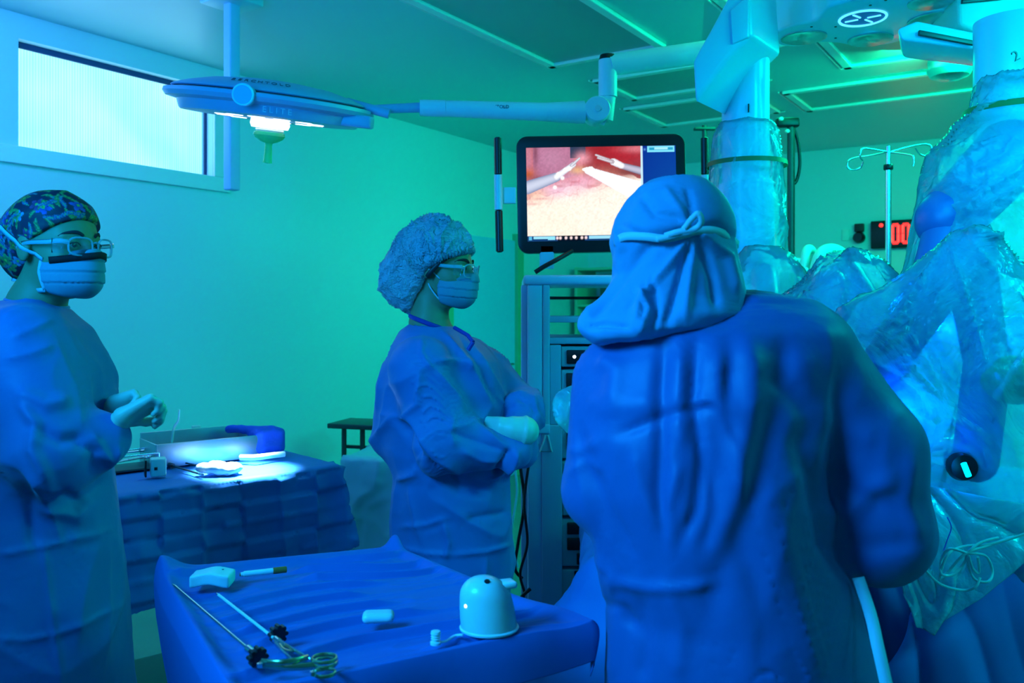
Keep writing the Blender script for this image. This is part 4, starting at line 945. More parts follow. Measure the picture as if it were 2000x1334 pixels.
rod((186, 38), (235, 52), 6, 8, (190, 185, 205), (110, 105, 130)); rod((170, 30), (186, 38), 7, 6, (250, 250, 255), (200, 190, 200)); rod((136, 16), (168, 30), 2, 4, (215, 205, 215), (130, 110, 120)); rod((140, 22), (166, 30), 2, 3, (215, 205, 215), (130, 110, 120))
fill(X_ > 226, (16, 40, 140)); fill((X_ > 223.5) & (X_ < 227), (190, 225, 240))
fill((X_ > 236) & (X_ < 289) & (Y_ > 1) & (Y_ < 12), (120, 215, 240)); fill((X_ > 240) & (X_ < 286) & (Y_ > 4) & (Y_ < 9), (40, 150, 190)); fill((X_ > 250) & (X_ < 276) & (Y_ > 4) & (Y_ < 8), (160, 225, 240))
blob(231.5, 7, 2, 2, (90, 150, 220)); blob(231.5, 81, 3, 3, (225, 235, 255), 1, 4); fill((X_ > 236) & (X_ < 289) & (Y_ > 76) & (Y_ < 85), (150, 190, 235)); fill((X_ > 238) & (X_ < 287) & (Y_ > 78) & (Y_ < 83), (20, 50, 140)); fill((X_ > 248) & (X_ < 280) & (Y_ > 79.5) & (Y_ < 81.5), (200, 225, 255))
fill((X_ > 236) & (X_ < 289) & (Y_ > 88) & (Y_ < 97), (150, 190, 235))
fill((Y_ > 172) & (X_ < 226), (25, 60, 110)); fill((Y_ > 173.5) & (Y_ < 179) & (X_ > 12) & (X_ < 40), (150, 220, 240)); fill((Y_ > 173) & (Y_ < 181) & (X_ > 3) & (X_ < 9), (90, 180, 220)); fill((Y_ > 173) & (Y_ < 181) & (X_ > 40) & (X_ < 54), (140, 220, 240))
fill((Y_ > 172) & (X_ > 59) & (X_ < 112), (10, 12, 30))
for cx in (64, 75, 85, 95, 106, 58, 114): blob(cx, 177, 2.6, 3, (255, 225, 225), 1, 4)
fill((Y_ > 173) & (Y_ < 180) & (X_ > 120) & (X_ < 180), (150, 215, 240))
C = np.clip(C, 0, 1).reshape(-1, 3)
V = np.stack([(uu.ravel()-.5)*sw, np.full(uu.size, -.0015), (vv.ravel()-.5)*sh], 1); V = np.array([mw(q) for q in V])
ii, jj = np.meshgrid(np.arange(nxp-1), np.arange(nyp-1), indexing='ij'); q0_ = (ii*nyp+jj).ravel(); Q = np.stack([q0_, q0_+nyp, q0_+nyp+1, q0_+1], 1)
ms = mat('live_camera_picture', (0, 0, 0), .25, emit=((1, 1, 1), 1.15), vcol='paint')
fast_mesh('screen', V, Q, ms, mon, smooth=False, colors=C)
for x_, s in ((973, -1), (1377, 1)):
    p0, p1, p2, p3 = W(x_-1, 268, dM-.02), W(x_, 342, dM-.02), W(x_+1, 410, dM-.02), W(x_+3, 493, dM-.02)
    hn = MB().tube([p1, p2], .0155, 16).build('handle_bracket', arm, mon)
    for a, c in ((p0, p1), (p2, p3)): MB().tube([a, a+(c-a)*.03, a+(c-a)*.97, c], [.008, .0145, .0145, .008], 16).build('handle_grip', M['black'], mon)
    MB().box(W(x_-s*22, 382, dM), (.05, .02, .062), 0, .004).build('handle_arm', arm, mon)
a = W(1068, 492, dM+.02); MB().box((a[0], a[1], a[2]-.02), (.055, .04, .09), 0, .005).build('mount', M['cartlt'], mon)
MB().tube(spline([W(1118, 490, dM), W(1090, 506, dM-.03), W(1064, 520, dM-.04), W(1045, 532, dM-.04)], 6), .009, 10).build('cable', M['black'], mon)

# ------------------------------------------------------------------ equipment cart and its devices
dC = 3.2; sC = dC/F; cx0, cx1 = 1018, 1330
def cz(y): return H-(y-HY)*sC
def cxm(x): return (x-1000)*sC
cart = empty('equipment_cart', (cxm(1175), dC+.28, 0), 'tall pale blue equipment cart with open top shelves behind the person seen from behind', 'cart')
def cbox(name, x0, x1, y0, y1, d_a, d_b, m, par=cart, bev=.004):
    b = MB().box(((cxm(x0)+cxm(x1))/2, (d_a+d_b)/2, (cz(y0)+cz(y1))/2), (cxm(x1)-cxm(x0), d_b-d_a, cz(y0)-cz(y1)), 0, bev); return b.build(name, m, par, smooth=True)
b = MB(); pr = [(1018, 566), (1034, 541), (1314, 541), (1330, 566)]
cbox('top_shelf', 1022, 1326, 537, 556, dC-.01, dC+.52, M['cartlt'], bev=.012)
for x in (1018, 1290):
    m_ = 1 if x == 1018 else -1; X0 = x
    cbox('post', X0, X0+12, 556, 1290, dC+.04, dC+.10, M['cartlt']); cbox('post', X0+12, X0+42, 556, 1330, dC, dC+.05, M['cartlt'], bev=.008); cbox('post', X0+42, X0+56, 556, 1290, dC-.004, dC+.03, M['cart'], bev=.006)
    cbox('rear_post', X0+6, X0+40, 556, 1290, dC+.46, dC+.50, M['cart'])
for y in (618, 660): cbox('shelf', 1070, 1292, y, y+12, dC+.005, dC+.5, M['cart'])
cbox('back_bar', 1076, 1290, 575, 582, dC+.5, dC+.51, M['black'])
cbox('lower_side_panel', 1058, 1098, 830, 1310, dC-.006, dC+.5, M['cart']); cbox('upper_side_panel', 1074, 1096, 674, 830, dC+.004, dC+.5, M['cart'])
cbox('base', 1015, 1335, 1310, 1370, dC-.02, dC+.52, M['cart'], bev=.02)
hk = MB().tube([W(1055, 882, dC-.012), W(1066, 850, dC-.012), W(1070, 850, dC-.012), W(1078, 882, dC-.012)], .004, 8, closed=True).build('hook', M['cream'], cart)
cbox('hook_plate', 1052, 1074, 828, 846, dC-.014, dC-.004, M['cartlt'])
for x in (1030, 1318):
    for dy in (.04, .48):
        c = (cxm(x), dC+dy, .05); MB().lathe([(.0001, -.02), (.045, -.02), (.05, 0), (.045, .02), (.0001, .02)], c, axis=(1, 0, 0), n=24).build('wheel', M['black'], cart)
def device(name, y0, y1, label, cat, slots):
    zt, zb = cz(y0), cz(y1); e = empty(name, (cxm(1195), dC+.25, zb), label, cat)
    MB().box((cxm(1193), dC+.245, (zt+zb)/2), (cxm(1290)-cxm(1097), .46, zt-zb-.004), 0, .006).build('case', M['device'], e)
    for nm, xa, xb, ya, yb, m_ in slots:
        dd_ = dC+.004 if nm != 'display' else dC+.001
        if nm in ('led',): MB().lathe([(.0001, -.003), (.006, -.002), (.0075, .004)], (cxm(xa), dC+.006, cz(ya)), axis=(0, 1, 0), n=20).build('led', m_, e); continue
        MB().box(((cxm(xa)+cxm(xb))/2, dd_+.006, (cz(ya)+cz(yb))/2), (cxm(xb)-cxm(xa), .012, cz(ya)-cz(yb)), 0, .0035 if nm != 'display' else .001).build(nm, m_, e)
    return e
device('light_source', 676, 718, 'narrow device with dark window and one white light, top of the cart stack', 'medical device', [('front_window', 1107, 1280, 684, 711, M['black']), ('led', 1122, 0, 697, 0, M['ledwhite'])])
device('camera_controller', 722, 832, 'cart device with a dark front window and small pale screen', 'medical device', [('front_window', 1106, 1280, 729, 800, M['black']), ('display', 1124, 1200, 736, 762, M['scr2'])])
device('insufflator', 836, 898, 'plain fronted cart device just above the blank modules', 'medical device', [('front_window', 1107, 1280, 845, 880, M['black'])])
device('storage_module', 902, 942, 'shallow blank module in the middle of the cart', 'module', [('drawer_front', 1100, 1288, 905, 939, M['device'])])
device('storage_module', 946, 1010, 'deeper blank module below the shallow one in the cart', 'module', [('drawer_front', 1100, 1288, 949, 1007, M['device'])])
device('processor_unit', 1014, 1110, 'cart device with three dark slots, the third one stepped to the right', 'medical device', [('slot', 1108, 1280, 1022, 1045, M['black']), ('slot', 1108, 1280, 1052, 1076, M['black']), ('slot', 1127, 1280, 1082, 1104, M['black'])])
device('recorder', 1114, 1182, 'cart device with a deep black recess at its top', 'medical device', [('recess', 1122, 1240, 1117, 1140, M['blackmatt'])])
device('base_module', 1186, 1300, 'lowest blank module of the cart', 'module', [('drawer_front', 1100, 1288, 1190, 1296, M['device'])])
for i_, (pts, r, lab) in enumerate(((((1026, 835), (1016, 900), (1024, 980), (1012, 1060), (1006, 1110), (1020, 1130)), .006, 'dark cable hanging in a long loop left of the cart, furthest from the post'), (((1034, 900), (1024, 980), (1030, 1060), (1016, 1120), (1024, 1160), (1012, 1185)), .005, 'dark cable against the cart post with its end curling down'), (((1036, 1150), (1018, 1168), (1030, 1180), (1012, 1196), (1034, 1215)), .007, 'coiled black cable bunched at the foot of the cart'))):
    o = MB().tube(spline([W(x, y, dC-.035-.012*i_) for x, y in pts], 8), r, 8).build('cable', M['black']); tag(o, lab, 'cable', 'cables hanging beside the cart')
# shelf rack with dark boxes behind the cart
sx0 = RM(0.05, .0, 0)
rk = empty('supply_shelf', RM(.25, .75, 0), 'green-lit shelf unit seen through the gaps of the equipment cart', 'shelf')
b = MB(); rackm = mat('shelf_paint', (.30, .62, .40), .5)
for v_ in (.10, 1.35): MB().box(RM(.25, v_, .95), (.03, .4, 1.9), YAW, .003).build('side', rackm, rk)
for z_ in (.3, .75, 1.18, 1.52, 1.88): MB().box(RM(.25, .72, z_), (1.24, .4, .025), YAW, .003).build('shelf_board', rackm, rk)
for n_, (v_, z_, hh, lab) in enumerate(((.45, 1.19, .20, 'dark box behind the cart, on the shelf level with its open gap'), (.45, 1.54, .22, 'dark box behind the cart just under the monitor'), (.98, 1.54, .15, 'low dark box beside the one under the monitor'), (.98, 1.19, .26, 'dark box behind the cart to the right on the same shelf'))):
    o = MB().box(RM(.25, v_, z_+hh/2+.004), (.24, .26, hh), YAW, .01).build('storage_box', M['cardbox']); tag(o, lab, 'box', 'dark boxes on the supply shelf')
o = MB().tube(spline([W(1008, 800, 3.9), W(1003, 880, 3.9), W(1010, 960, 3.9), W(1000, 1040, 3.9), W(1012, 1108, 3.9)], 6), .006, 8).build('hose', M['tubing']); tag(o, 'thin pale hose hanging between the middle person and the cart', 'hose')

# ------------------------------------------------------------------ instrument table with blue drape
zt = .90
FR_, FL_ = np.array((-.618, 3.195)), np.array((-1.239, 2.648)); du = (FR_-FL_)/np.linalg.norm(FR_-FL_); dn = np.array((-du[1], du[0]))
A_ = FL_-du*.50; Ltab = np.linalg.norm(FR_-A_); Dtab = .50; ctr = A_+du*Ltab/2+dn*Dtab/2; tz = math.atan2(du[1], du[0])
tb = empty('instrument_table', (ctr[0], ctr[1], 0), 'long instrument table under a blue drape behind the person at the left', 'table', rz=tz)
MB().box((ctr[0], ctr[1], zt-.03), (Ltab-.04, Dtab-.04, .03), tz).build('table_top', M['brushed'], tb)
for a in (-1, 1):
    for c in (-1, 1):
        p = ctr+du*a*(Ltab/2-.08)+dn*c*(Dtab/2-.06); MB().tube([(p[0], p[1], 0), (p[0], p[1], zt-.045)], .014, 12).build('leg', M['dark_steel'], tb)
MB().box((ctr[0], ctr[1], .2), (Ltab-.16, Dtab-.12, .02), tz).build('lower_shelf', M['dark_steel'], tb)
zb_ = .54
def tabf(P):
    x, y = P[0]-ctr[0], P[1]-ctr[1]; a = x*du[0]+y*du[1]; c = x*dn[0]+y*dn[1]; fl = np.clip((zt-P[2])/(zt-zb_), 0, 1)
    low = zb_+.05*np.clip((a-.2)*2, 0, 1)+.012*np.sin(a*9)
    hx = Ltab/2+.010+fl*.085*np.clip((a+.2), 0, 1); hy = Dtab/2+.010+fl*.03
    qx, qy, qz = np.abs(a)-hx+.03, np.abs(c)-hy+.03, np.abs(P[2]-(zt+.004+low)/2)-(zt+.004-low)/2+.012
    return (length(np.maximum(qx, 0), np.maximum(qy, 0), np.maximum(qz, 0))+np.minimum(np.maximum(qx, np.maximum(qy, qz)), 0)-.014)
def tabd(V, N):
    x, y = V[:, 0]-ctr[0], V[:, 1]-ctr[1]; a = x*du[0]+y*du[1]; c = x*dn[0]+y*dn[1]; z = V[:, 2]; out = np.zeros(len(V))
    side = np.abs(N[:, 2]) < .5
    s = np.where(np.abs(N[:, 0]*du[0]+N[:, 1]*du[1]) > .7, c+5, a); gs, gz = .135, .128
    wx = (vnoise(s*3, z*3, z*0)-.5)*.03; ps = (s+wx)/gs; pz = (z-zt+.015+wx*.6)/gz
    fs_, fz_ = ps-np.round(ps), pz-np.round(pz)
    out += np.where(side, .0060*np.exp(-np.abs(fs_*gs)/.006)*np.sign(np.sin(np.round(ps)*2.3))+.0075*np.exp(-np.abs(fz_*gz)/.006)*np.sign(np.sin(np.round(pz)*1.7+np.round(ps)*.9)+.3), 0)
    cell = vnoise(np.floor(ps)*.73, np.floor(pz)*.61, 0*ps)-.5; out += np.where(side, cell*.02*(1-np.abs(2*fs_))*(1-np.abs(2*fz_))*2+ (fz_)*.012*np.sign(cell), 0)
    cor = np.clip((a-(Ltab/2-.13))/.13, 0, 1)*np.clip((zt-z)/.1, 0, 1)*(c < 0); out += -.035*cor*np.sin(np.clip((a-(Ltab/2-.13))/.13, 0, 1)*3.14)
    out += crumple(V, .004, 8, (1, 1, 1), 71, 3)*np.where(side, 1, .5); return out
td = sculpt('table_drape', tabf, ((ctr[0]-.95, ctr[1]-.85, zb_-.03), (ctr[0]+.95, ctr[1]+.85, zt+.03)), .010, M['drape'], None, tabd, it=1, open_below=zb_+.08)
tag(td, 'blue drape with square fold creases hanging over the instrument table', 'drape')
ZT = zt+.013
def tpt(px, py): return G(px, py, ZT)
def tbox(name, p, size, m, lab=None, cat=None, z=0, bev=.004, rz=None):
    o = MB().box((p[0], p[1], ZT+size[2]/2+z), size, tz if rz is None else rz, bev).build(name, m)
    if lab: tag(o, lab, cat)
    return o
# open steel case: four walls and a floor
pa, pb = tpt(305, 915), tpt(505, 893); pc_ = (pa+pb)/2; L_ = np.linalg.norm(pb-pa); rz_ = math.atan2(pb[1]-pa[1], pb[0]-pa[0]); nn = np.array((-math.sin(rz_), math.cos(rz_)))
sc_ = empty('steel_case', (pc_[0]+nn[0]*.10, pc_[1]+nn[1]*.10, ZT), 'open brushed steel instrument case lit by the lamp on the instrument table', 'case', rz=rz_)
cc_ = pc_[:2]+nn*.10
for nm, off, size in (('front_wall', -.10, (L_, .006, .085)), ('rear_wall', .10, (L_, .006, .105)), ('tray_floor', 0, (L_, .2, .006))):
    p = cc_+nn*off; MB().box((p[0], p[1], ZT+size[2]/2), size, rz_, .0015).build(nm, M['brushed'], sc_)
for s in (-1, 1):
    p = cc_+np.array((math.cos(rz_), math.sin(rz_)))*s*L_/2; MB().box((p[0], p[1], ZT+.0425), (.006, .2, .085), rz_, .0015).build('end_wall', M['brushed'], sc_)
p = cc_+nn*.106+np.array((math.cos(rz_), math.sin(rz_)))*.02; MB().box((p[0], p[1], ZT+.10), (.035, .008, .03), rz_, .003).build('latch', M['white'], sc_)
pp = cc_+nn*.05
rod_pts = [(*(cc_-np.array((math.cos(rz_), math.sin(rz_)))*.11), ZT+.01)]; base = np.array(rod_pts[0])
o = MB().tube(spline([base, base+np.array((.012, 0, .11)), base+np.array((.03, 0, .145)), base+np.array((.033, .0, .185))], 5), [.004]*5+[.005]*6+[.0035]*5, 8).build('suction_tip', M['white']); tag(o, 'thin white suction tip standing upright in the steel case', 'instrument')
# blue towel rolls
pt_ = tpt(512, 892)
def towel(P):
    c0 = np.array((pt_[0]+.005, pt_[1]+.05, ZT)); d = s_box(P, (c0[0], c0[1], ZT+.055), (.062, .05, .05), .025, tz)
    return smin(d, s_cone(P, (c0[0]-.15, c0[1]-.0, ZT+.100), (c0[0]+.02, c0[1], ZT+.094), .012, .018), .02)
o = sculpt('towel', towel, ((pt_[0]-.2, pt_[1]-.06, ZT-.01), (pt_[0]+.1, pt_[1]+.13, ZT+.14)), .005, M['bluetowel'], None, lambda V, N: crumple(V, .008, 22, (1, 1, 1), 3, 2)*np.clip((V[:, 2]-ZT-.01)*80, 0, 1)); tag(o, 'bundled dark blue towel on the instrument table beside the steel case', 'towel')
# gauze in the lamp beam
pg = tpt(425, 925)
def gz_(P):
    d = None; r2 = np.random.default_rng(3)
    for i_ in range(10):
        q = s_ell(P, (pg[0]+r2.uniform(-.05, .06), pg[1]+r2.uniform(-.03, .05), ZT+r2.uniform(.008, .026)), (r2.uniform(.02, .04), r2.uniform(.02, .03), r2.uniform(.010, .02)))
        d = q if d is None else smin(d, q, .01)
    return np.maximum(d, ZT-P[2])
o = sculpt('gauze', gz_, ((pg[0]-.12, pg[1]-.09, ZT-.01), (pg[0]+.13, pg[1]+.11, ZT+.06)), .0045, M['gauze'], None, lambda V, N: crumple(V, .006, 40, (1, 1, 1), 9, 2)); tag(o, 'crumpled white gauze glowing in the lamp beam', 'gauze')
pg2 = tpt(505, 905); o = MB().tube(spline([tpt(470, 903)+np.array((0, 0, .018)), tpt(500, 905)+np.array((0, 0, .022)), tpt(530, 900)+np.array((0, 0, .02)), tpt(556, 897)+np.array((0, 0, .02))], 6), .011, 12, flat=.8).build('rolled_swab', M['gauze']); tag(o, 'white rolled swab lying behind the lit gauze', 'swab')
o = MB().tube(spline([tpt(465, 903)+np.array((0, 0, .05)), tpt(480, 899)+np.array((0, 0, .052)), tpt(492, 901)+np.array((0, 0, .05)), tpt(478, 905)+np.array((0, 0, .048))], 6, True), .006, 10, closed=True).build('plastic_ring', M['white']); 
bpy.data.objects.remove(o)
pw = tpt(304, 932); e = empty('control_box', (pw[0], pw[1], ZT), 'small white box with a patterned dark face on the instrument table', 'device', rz=tz)
MB().box((pw[0], pw[1]+.02, ZT+.032), (.05, .05, .062), tz-.25, .006).build('case', M['white'], e)
MB().box((pw[0]-.033, pw[1]-.005, ZT+.032), (.006, .046, .056), tz-.25, .001).build('dark_face', M['black'], e)
MB().box((pw[0]+.004, pw[1]-.008, ZT+.030), (.010, .004, .010), tz-.25, .001).build('socket', M['black'], e)
# tray of forceps partly behind the hands
pf = tpt(240, 920); e = empty('forceps_tray', (pf[0], pf[1]+.03, ZT), 'dark wire-rimmed tray of forceps beside the gloved hands', 'tray', rz=tz)
MB().box((pf[0], pf[1]+.05, ZT+.004), (.16, .14, .008), tz, .002).build('tray_floor', M['dark_steel'], e)
rim = [(pf[0]+np.dot((a, c), (du[0], dn[0])), pf[1]+.05+np.dot((a, c), (du[1], dn[1])), ZT+.055) for a, c in ((-.08, -.07), (.08, -.07), (.08, .07), (-.08, .07))]
MB().tube(rim, .003, 8, closed=True).build('wire_rim', M['steel'], e)
for q in rim: MB().tube([(q[0], q[1], ZT+.005), q], .0025, 6).build('wire_post', M['steel'], e)
def ring_instr(name, c, ang, L0, lab, z=0, parent=None, m=M['steel'], tilt=.1, grp=None):
    e = empty(name, c, lab, 'instrument', grp); ca, sa = math.cos(ang), math.sin(ang); d_ = np.array((ca, sa, -tilt)); n_ = np.array((-sa, ca, 0)); c = np.array(c, float)
    for s in (-1, 1):
        MB().tube([c+d_*L0*.5+n_*s*.001, c+n_*s*.002, c-d_*L0*.35+n_*s*.012], [.0018, .0035, .003], 8).build('blade', m, e)
        o0 = c-d_*(L0*.35+.012)+n_*s*.016; MB().tube([o0+.013*(math.cos(t)*d_+math.sin(t)*n_) for t in np.linspace(0, 2*math.pi, 17)[:-1]], .0028, 8, closed=True).build('finger_ring', m, e)
    MB().lathe([(.0001, -.004), (.005, -.004), (.005, .004), (.0001, .004)], c, n=12).build('pivot', m, e); return e
for i_, (x_, y_, a_, zz, lab) in enumerate(((236, 915, 3.6, .028, 'steel forceps lying in the tray, handles nearest the white box'), (226, 922, 3.9, .036, 'steel forceps lying across the others in the tray'), (248, 908, 3.3, .044, 'steel forceps uppermost at the back of the tray'))):
    p = tpt(x_, y_); ring_instr('forceps', (p[0]+.03, p[1]+.04, ZT+zz), a_, .13, lab, grp='forceps in the wire-rimmed tray')
for i_, (xa, ya, xb, yb, lab) in enumerate(((330, 912, 392, 931, 'dark-shafted instrument lying nearest the table edge'), (350, 906, 398, 916, 'short dark instrument lying just in front of the steel case'))):
    p, q = tpt(xa, ya), tpt(xb, yb); up = np.array((0, 0, .008)); e = empty('instrument', p+up, lab, 'instrument', 'dark instruments on the instrument table')
    MB().tube([p+up, q+up], .0035, 10).build('shaft', M['dark_steel'], e); MB().tube([p+up-(q-p)*.12, p+up+(q-p)*.12], [.008, .009], 12).build('knob', M['black'], e); MB().tube([q+up-(q-p)*.05, q+up+(q-p)*.06], .005, 10).build('tip', M['steel'], e)
# second draped table, rack beside the wall
p2 = W(745, 893, 4.35)
def t2(P): return s_box(P, (p2[0]+.10, p2[1]+.25, .42), (.26, .28, p2[2]-.42), .03, -.2)
o = sculpt('side_table_drape', t2, ((p2[0]-.3, p2[1]-.15, .1), (p2[0]+.5, p2[1]+.65, p2[2]+.03)), .014, M['teal_drape'], None, lambda V, N: (crumple(V, .03, 6, (1, 1, .6), 81, 3)+crumple(V, .008, 15, (1, 1, .8), 83, 2))*np.where(N[:, 2] > .6, .15, 1), open_below=.2); tag(o, 'pale teal drape over a small table behind the instrument table', 'drape')
e = empty('side_table', (p2[0]+.10, p2[1]+.25, 0), 'small table hidden under the pale teal drape', 'table')
MB().box((p2[0]+.1, p2[1]+.25, p2[2]-.04), (.44, .46, .02), -.2).build('table_top', M['dark_steel'], e)
for a in (-1, 1):
    for c in (-1, 1): MB().tube([(p2[0]+.1+a*.19, p2[1]+.25+c*.2, 0), (p2[0]+.1+a*.19, p2[1]+.25+c*.2, p2[2]-.05)], .012, 10).build('leg', M['dark_steel'], e)
o = MB().tube(spline([W(655, 893, 4.2), W(675, 900, 4.22), W(700, 905, 4.3), W(712, 898, 4.4)], 6), .016, 10, flat=.5).build('cloth_fold', M['bluetowel']); bpy.data.objects.remove(o)
p3 = W(700, 828, 5.4); e = empty('wall_stand', (p3[0], p3[1], 0), 'dark metal stand with two legs against the green wall', 'stand')
MB().box((p3[0]+.03, p3[1], p3[2]), (.34, .3, .03), -.3, .005).build('top', M['dark_steel'], e)
for x_ in (672, 708, 742):
    q = W(x_, 840, 5.35); MB().tube([(q[0], q[1], 0), (q[0], q[1], p3[2]-.012)], .016, 10).build('leg', M['dark_steel'], e)
MB().box((p3[0]+.03, p3[1]-.04, p3[2]-.14), (.26, .02, .02), -.3).build('rail', M['dark_steel'], e)

# ------------------------------------------------------------------ tray table in the foreground
ZM = .92
LB, RB, RF, LF = [np.array(q) for q in ((-.738, 1.812), (-.270, 1.985), (.112, 1.506), (-.392, 1.222))]
def bil(a, b_): return LB*(1-a)*(1-b_)+RB*a*(1-b_)+RF*a*b_+LF*(1-a)*b_
cT = bil(.5, .5); ty = math.atan2(*(RF-LF)[::-1])
mt = empty('tray_stand', (cT[0], cT[1], 0), 'rectangular tray stand under the crumpled blue cloth in the foreground', 'table', rz=ty)
MB().prism([(*bil(a, b_), ZM-.03) for a, b_ in ((.03, .03), (.97, .03), (.97, .97), (.03, .97))][::-1], (0, 0, .018)).build('tray', M['brushed'], mt, smooth=False)
pp = bil(.95, .12); MB().tube([(pp[0], pp[1], .03), (pp[0], pp[1], ZM-.03)], .016, 12).build('post', M['dark_steel'], mt)
MB().box((cT[0], cT[1], .035), (.5, .05, .03), ty, .005).build('foot', M['dark_steel'], mt)
MB().box((pp[0], pp[1], .035), (.05, .45, .03), ty, .005).build('foot', M['dark_steel'], mt)
n = 300; ga = np.concatenate([np.linspace(-.62, 0, 80)[:-1], np.linspace(0, 1, 190), np.linspace(1, 1.12, 36)[1:]]); gb = np.concatenate([np.linspace(-.10, 0, 24)[:-1], np.linspace(0, 1, 400), np.linspace(1, 1.13, 40)[1:]])
A2, B2 = np.meshgrid(ga, gb, indexing='ij'); ca_, cb_ = np.clip(A2, 0, 1), np.clip(B2, 0, 1)
base = LB*((1-ca_)*(1-cb_))[..., None]+RB*(ca_*(1-cb_))[..., None]+RF*(ca_*cb_)[..., None]+LF*((1-ca_)*cb_)[..., None]
oa, ob = (A2-ca_)*.54, (B2-cb_)*.60; e_ = np.hypot(oa, ob)
ea, eb = (RF-LF)/np.linalg.norm(RF-LF), (RF-RB)/np.linalg.norm(RF-RB)
sx2 = np.sign(oa); sy2 = np.sign(ob)
fl = .018*(1-np.exp(-e_/.03))+.09*e_+.012*np.sin((ca_*13+cb_*11))*np.clip(e_*5, 0, 1)
fla = np.where(oa < 0, .018*(1-np.exp(-e_/.03))-.16*np.maximum(0, e_-.05), fl)
xy = base+ea*(fla*oa/(e_+1e-6))[..., None]+eb*(fl*ob/(e_+1e-6))[..., None]
nz3 = lambda s, o_, sa=1, sb=1: vnoise(A2*s*sa+o_, B2*s*sb+o_*1.3, 0*A2)
ph = B2*8.2+nz3(2.2, 5)*1.5-A2*.15; fr_ = ph-np.floor(ph); on = np.clip((nz3(2.6, 17, 1, 1.6)-.22)*5, .15, 1)
wr = .020*(fr_**2.2)*(1-np.clip((fr_-.88)/.12, 0, 1)**.8)*on+.012*(nz3(4, 9, .5, 1.3)-.5)+.003*(1-np.abs(2*nz3(14, 3, .35, 1.4)-1))**3
rimz = .014*np.exp(-((np.minimum(np.minimum(ca_, 1-ca_)*.54, np.minimum(cb_, 1-cb_)*.60))/.018)**2)
inside = np.clip(np.minimum(np.minimum(ca_, 1-ca_)*.54, np.minimum(cb_, 1-cb_)*.6)/.03, 0, 1)
drop = np.maximum(0, e_-.006)*1.0
zz = ZM+wr*inside+rimz-drop+.006*(nz3(9, 21)-.5)*np.clip(e_*8, 0, 1)
corner = np.exp(-((1-ca_)**2+cb_**2)/.0012)*(e_ < .05); zz += corner*.026+np.exp(-(ca_**2+cb_**2)/.006)*.028*(1-np.clip((e_-.03)*20, 0, 1))
edge_c = (-np.exp(-((A2-1.0)**2/.008+(B2-1.0)**2/.008)))*.012; zz += edge_c; rf = np.exp(-(((A2-1.04)/.07)**2+((B2-1.0)/.16)**2)); xy = xy+(ea*.035)[None, None]*rf[..., None]; zz = zz+.012*rf
V = np.stack([xy[..., 0].ravel(), xy[..., 1].ravel(), zz.ravel()], 1); na, nb_ = A2.shape
ii, jj = np.meshgrid(np.arange(na-1), np.arange(nb_-1), indexing='ij'); q0_ = (ii*nb_+jj).ravel(); Q = np.stack([q0_, q0_+1, q0_+nb_+1, q0_+nb_], 1)
clo = fast_mesh('tray_cloth', V, Q, M['navy'], None); tag(clo, 'wrinkled dark blue cloth over the foreground tray, edges hanging down', 'cloth')
sm = clo.modifiers.new('thickness', 'SOLIDIFY'); sm.thickness = .003; sm.offset = -1
ZC = ZM+.017
def g(px, py, z=0): return G(px, py, ZC+z)
# sponge-like white block
def blk(P):
    c = g(415, 1138); x, y = P[0]-c[0], P[1]-c[1]; cs, sn = math.cos(.06), math.sin(.06); x, y = x*cs+y*sn, -x*sn+y*cs
    zc = ZC+.011+.0032*np.cos(x*80); hy = .026+.003*np.sin(x*70)
    qx, qy, qz = np.abs(x)-.036, np.abs(y)-hy+.004, np.abs(P[2]-zc)-.009; return length(np.maximum(qx, 0), np.maximum(qy, 0), np.maximum(qz, 0))+np.minimum(np.maximum(qx, np.maximum(qy, qz)), 0)-.003
c = g(415, 1138); o = sculpt('needle_counter', blk, (c-np.array((.07, .06, .03)), c+np.array((.07, .06, .05))), .0022, M['cream'], None, it=2); tag(o, 'small wavy white block on the far left of the blue tray cloth', 'block')
for dx in (0, .012): MB().box((c[0]+.012+dx*.5, c[1]-.004+dx, ZC+.024), (.004, .002, .001), .3).build('print_mark', ink, o)
# marker
p, q = g(470, 1122, .006), g(560, 1112, .006); d_ = q-p; e = empty('marker_pen', p, 'marker pen with white barrel and orange-brown cap on the tray cloth', 'pen')
MB().tube([p, p+d_*.06, p+d_*.07, p+d_*.72], [.004, .0045, .0058, .0058], 14).build('barrel', M['cream'], e); MB().tube([p+d_*.70, p+d_*.99, q], [.0066, .0066, .005], 14).build('cap', M['capred'], e); MB().tube([p-d_*.02, p+d_*.05], [.0035, .0042], 12).build('end_plug', M['capred'], e)
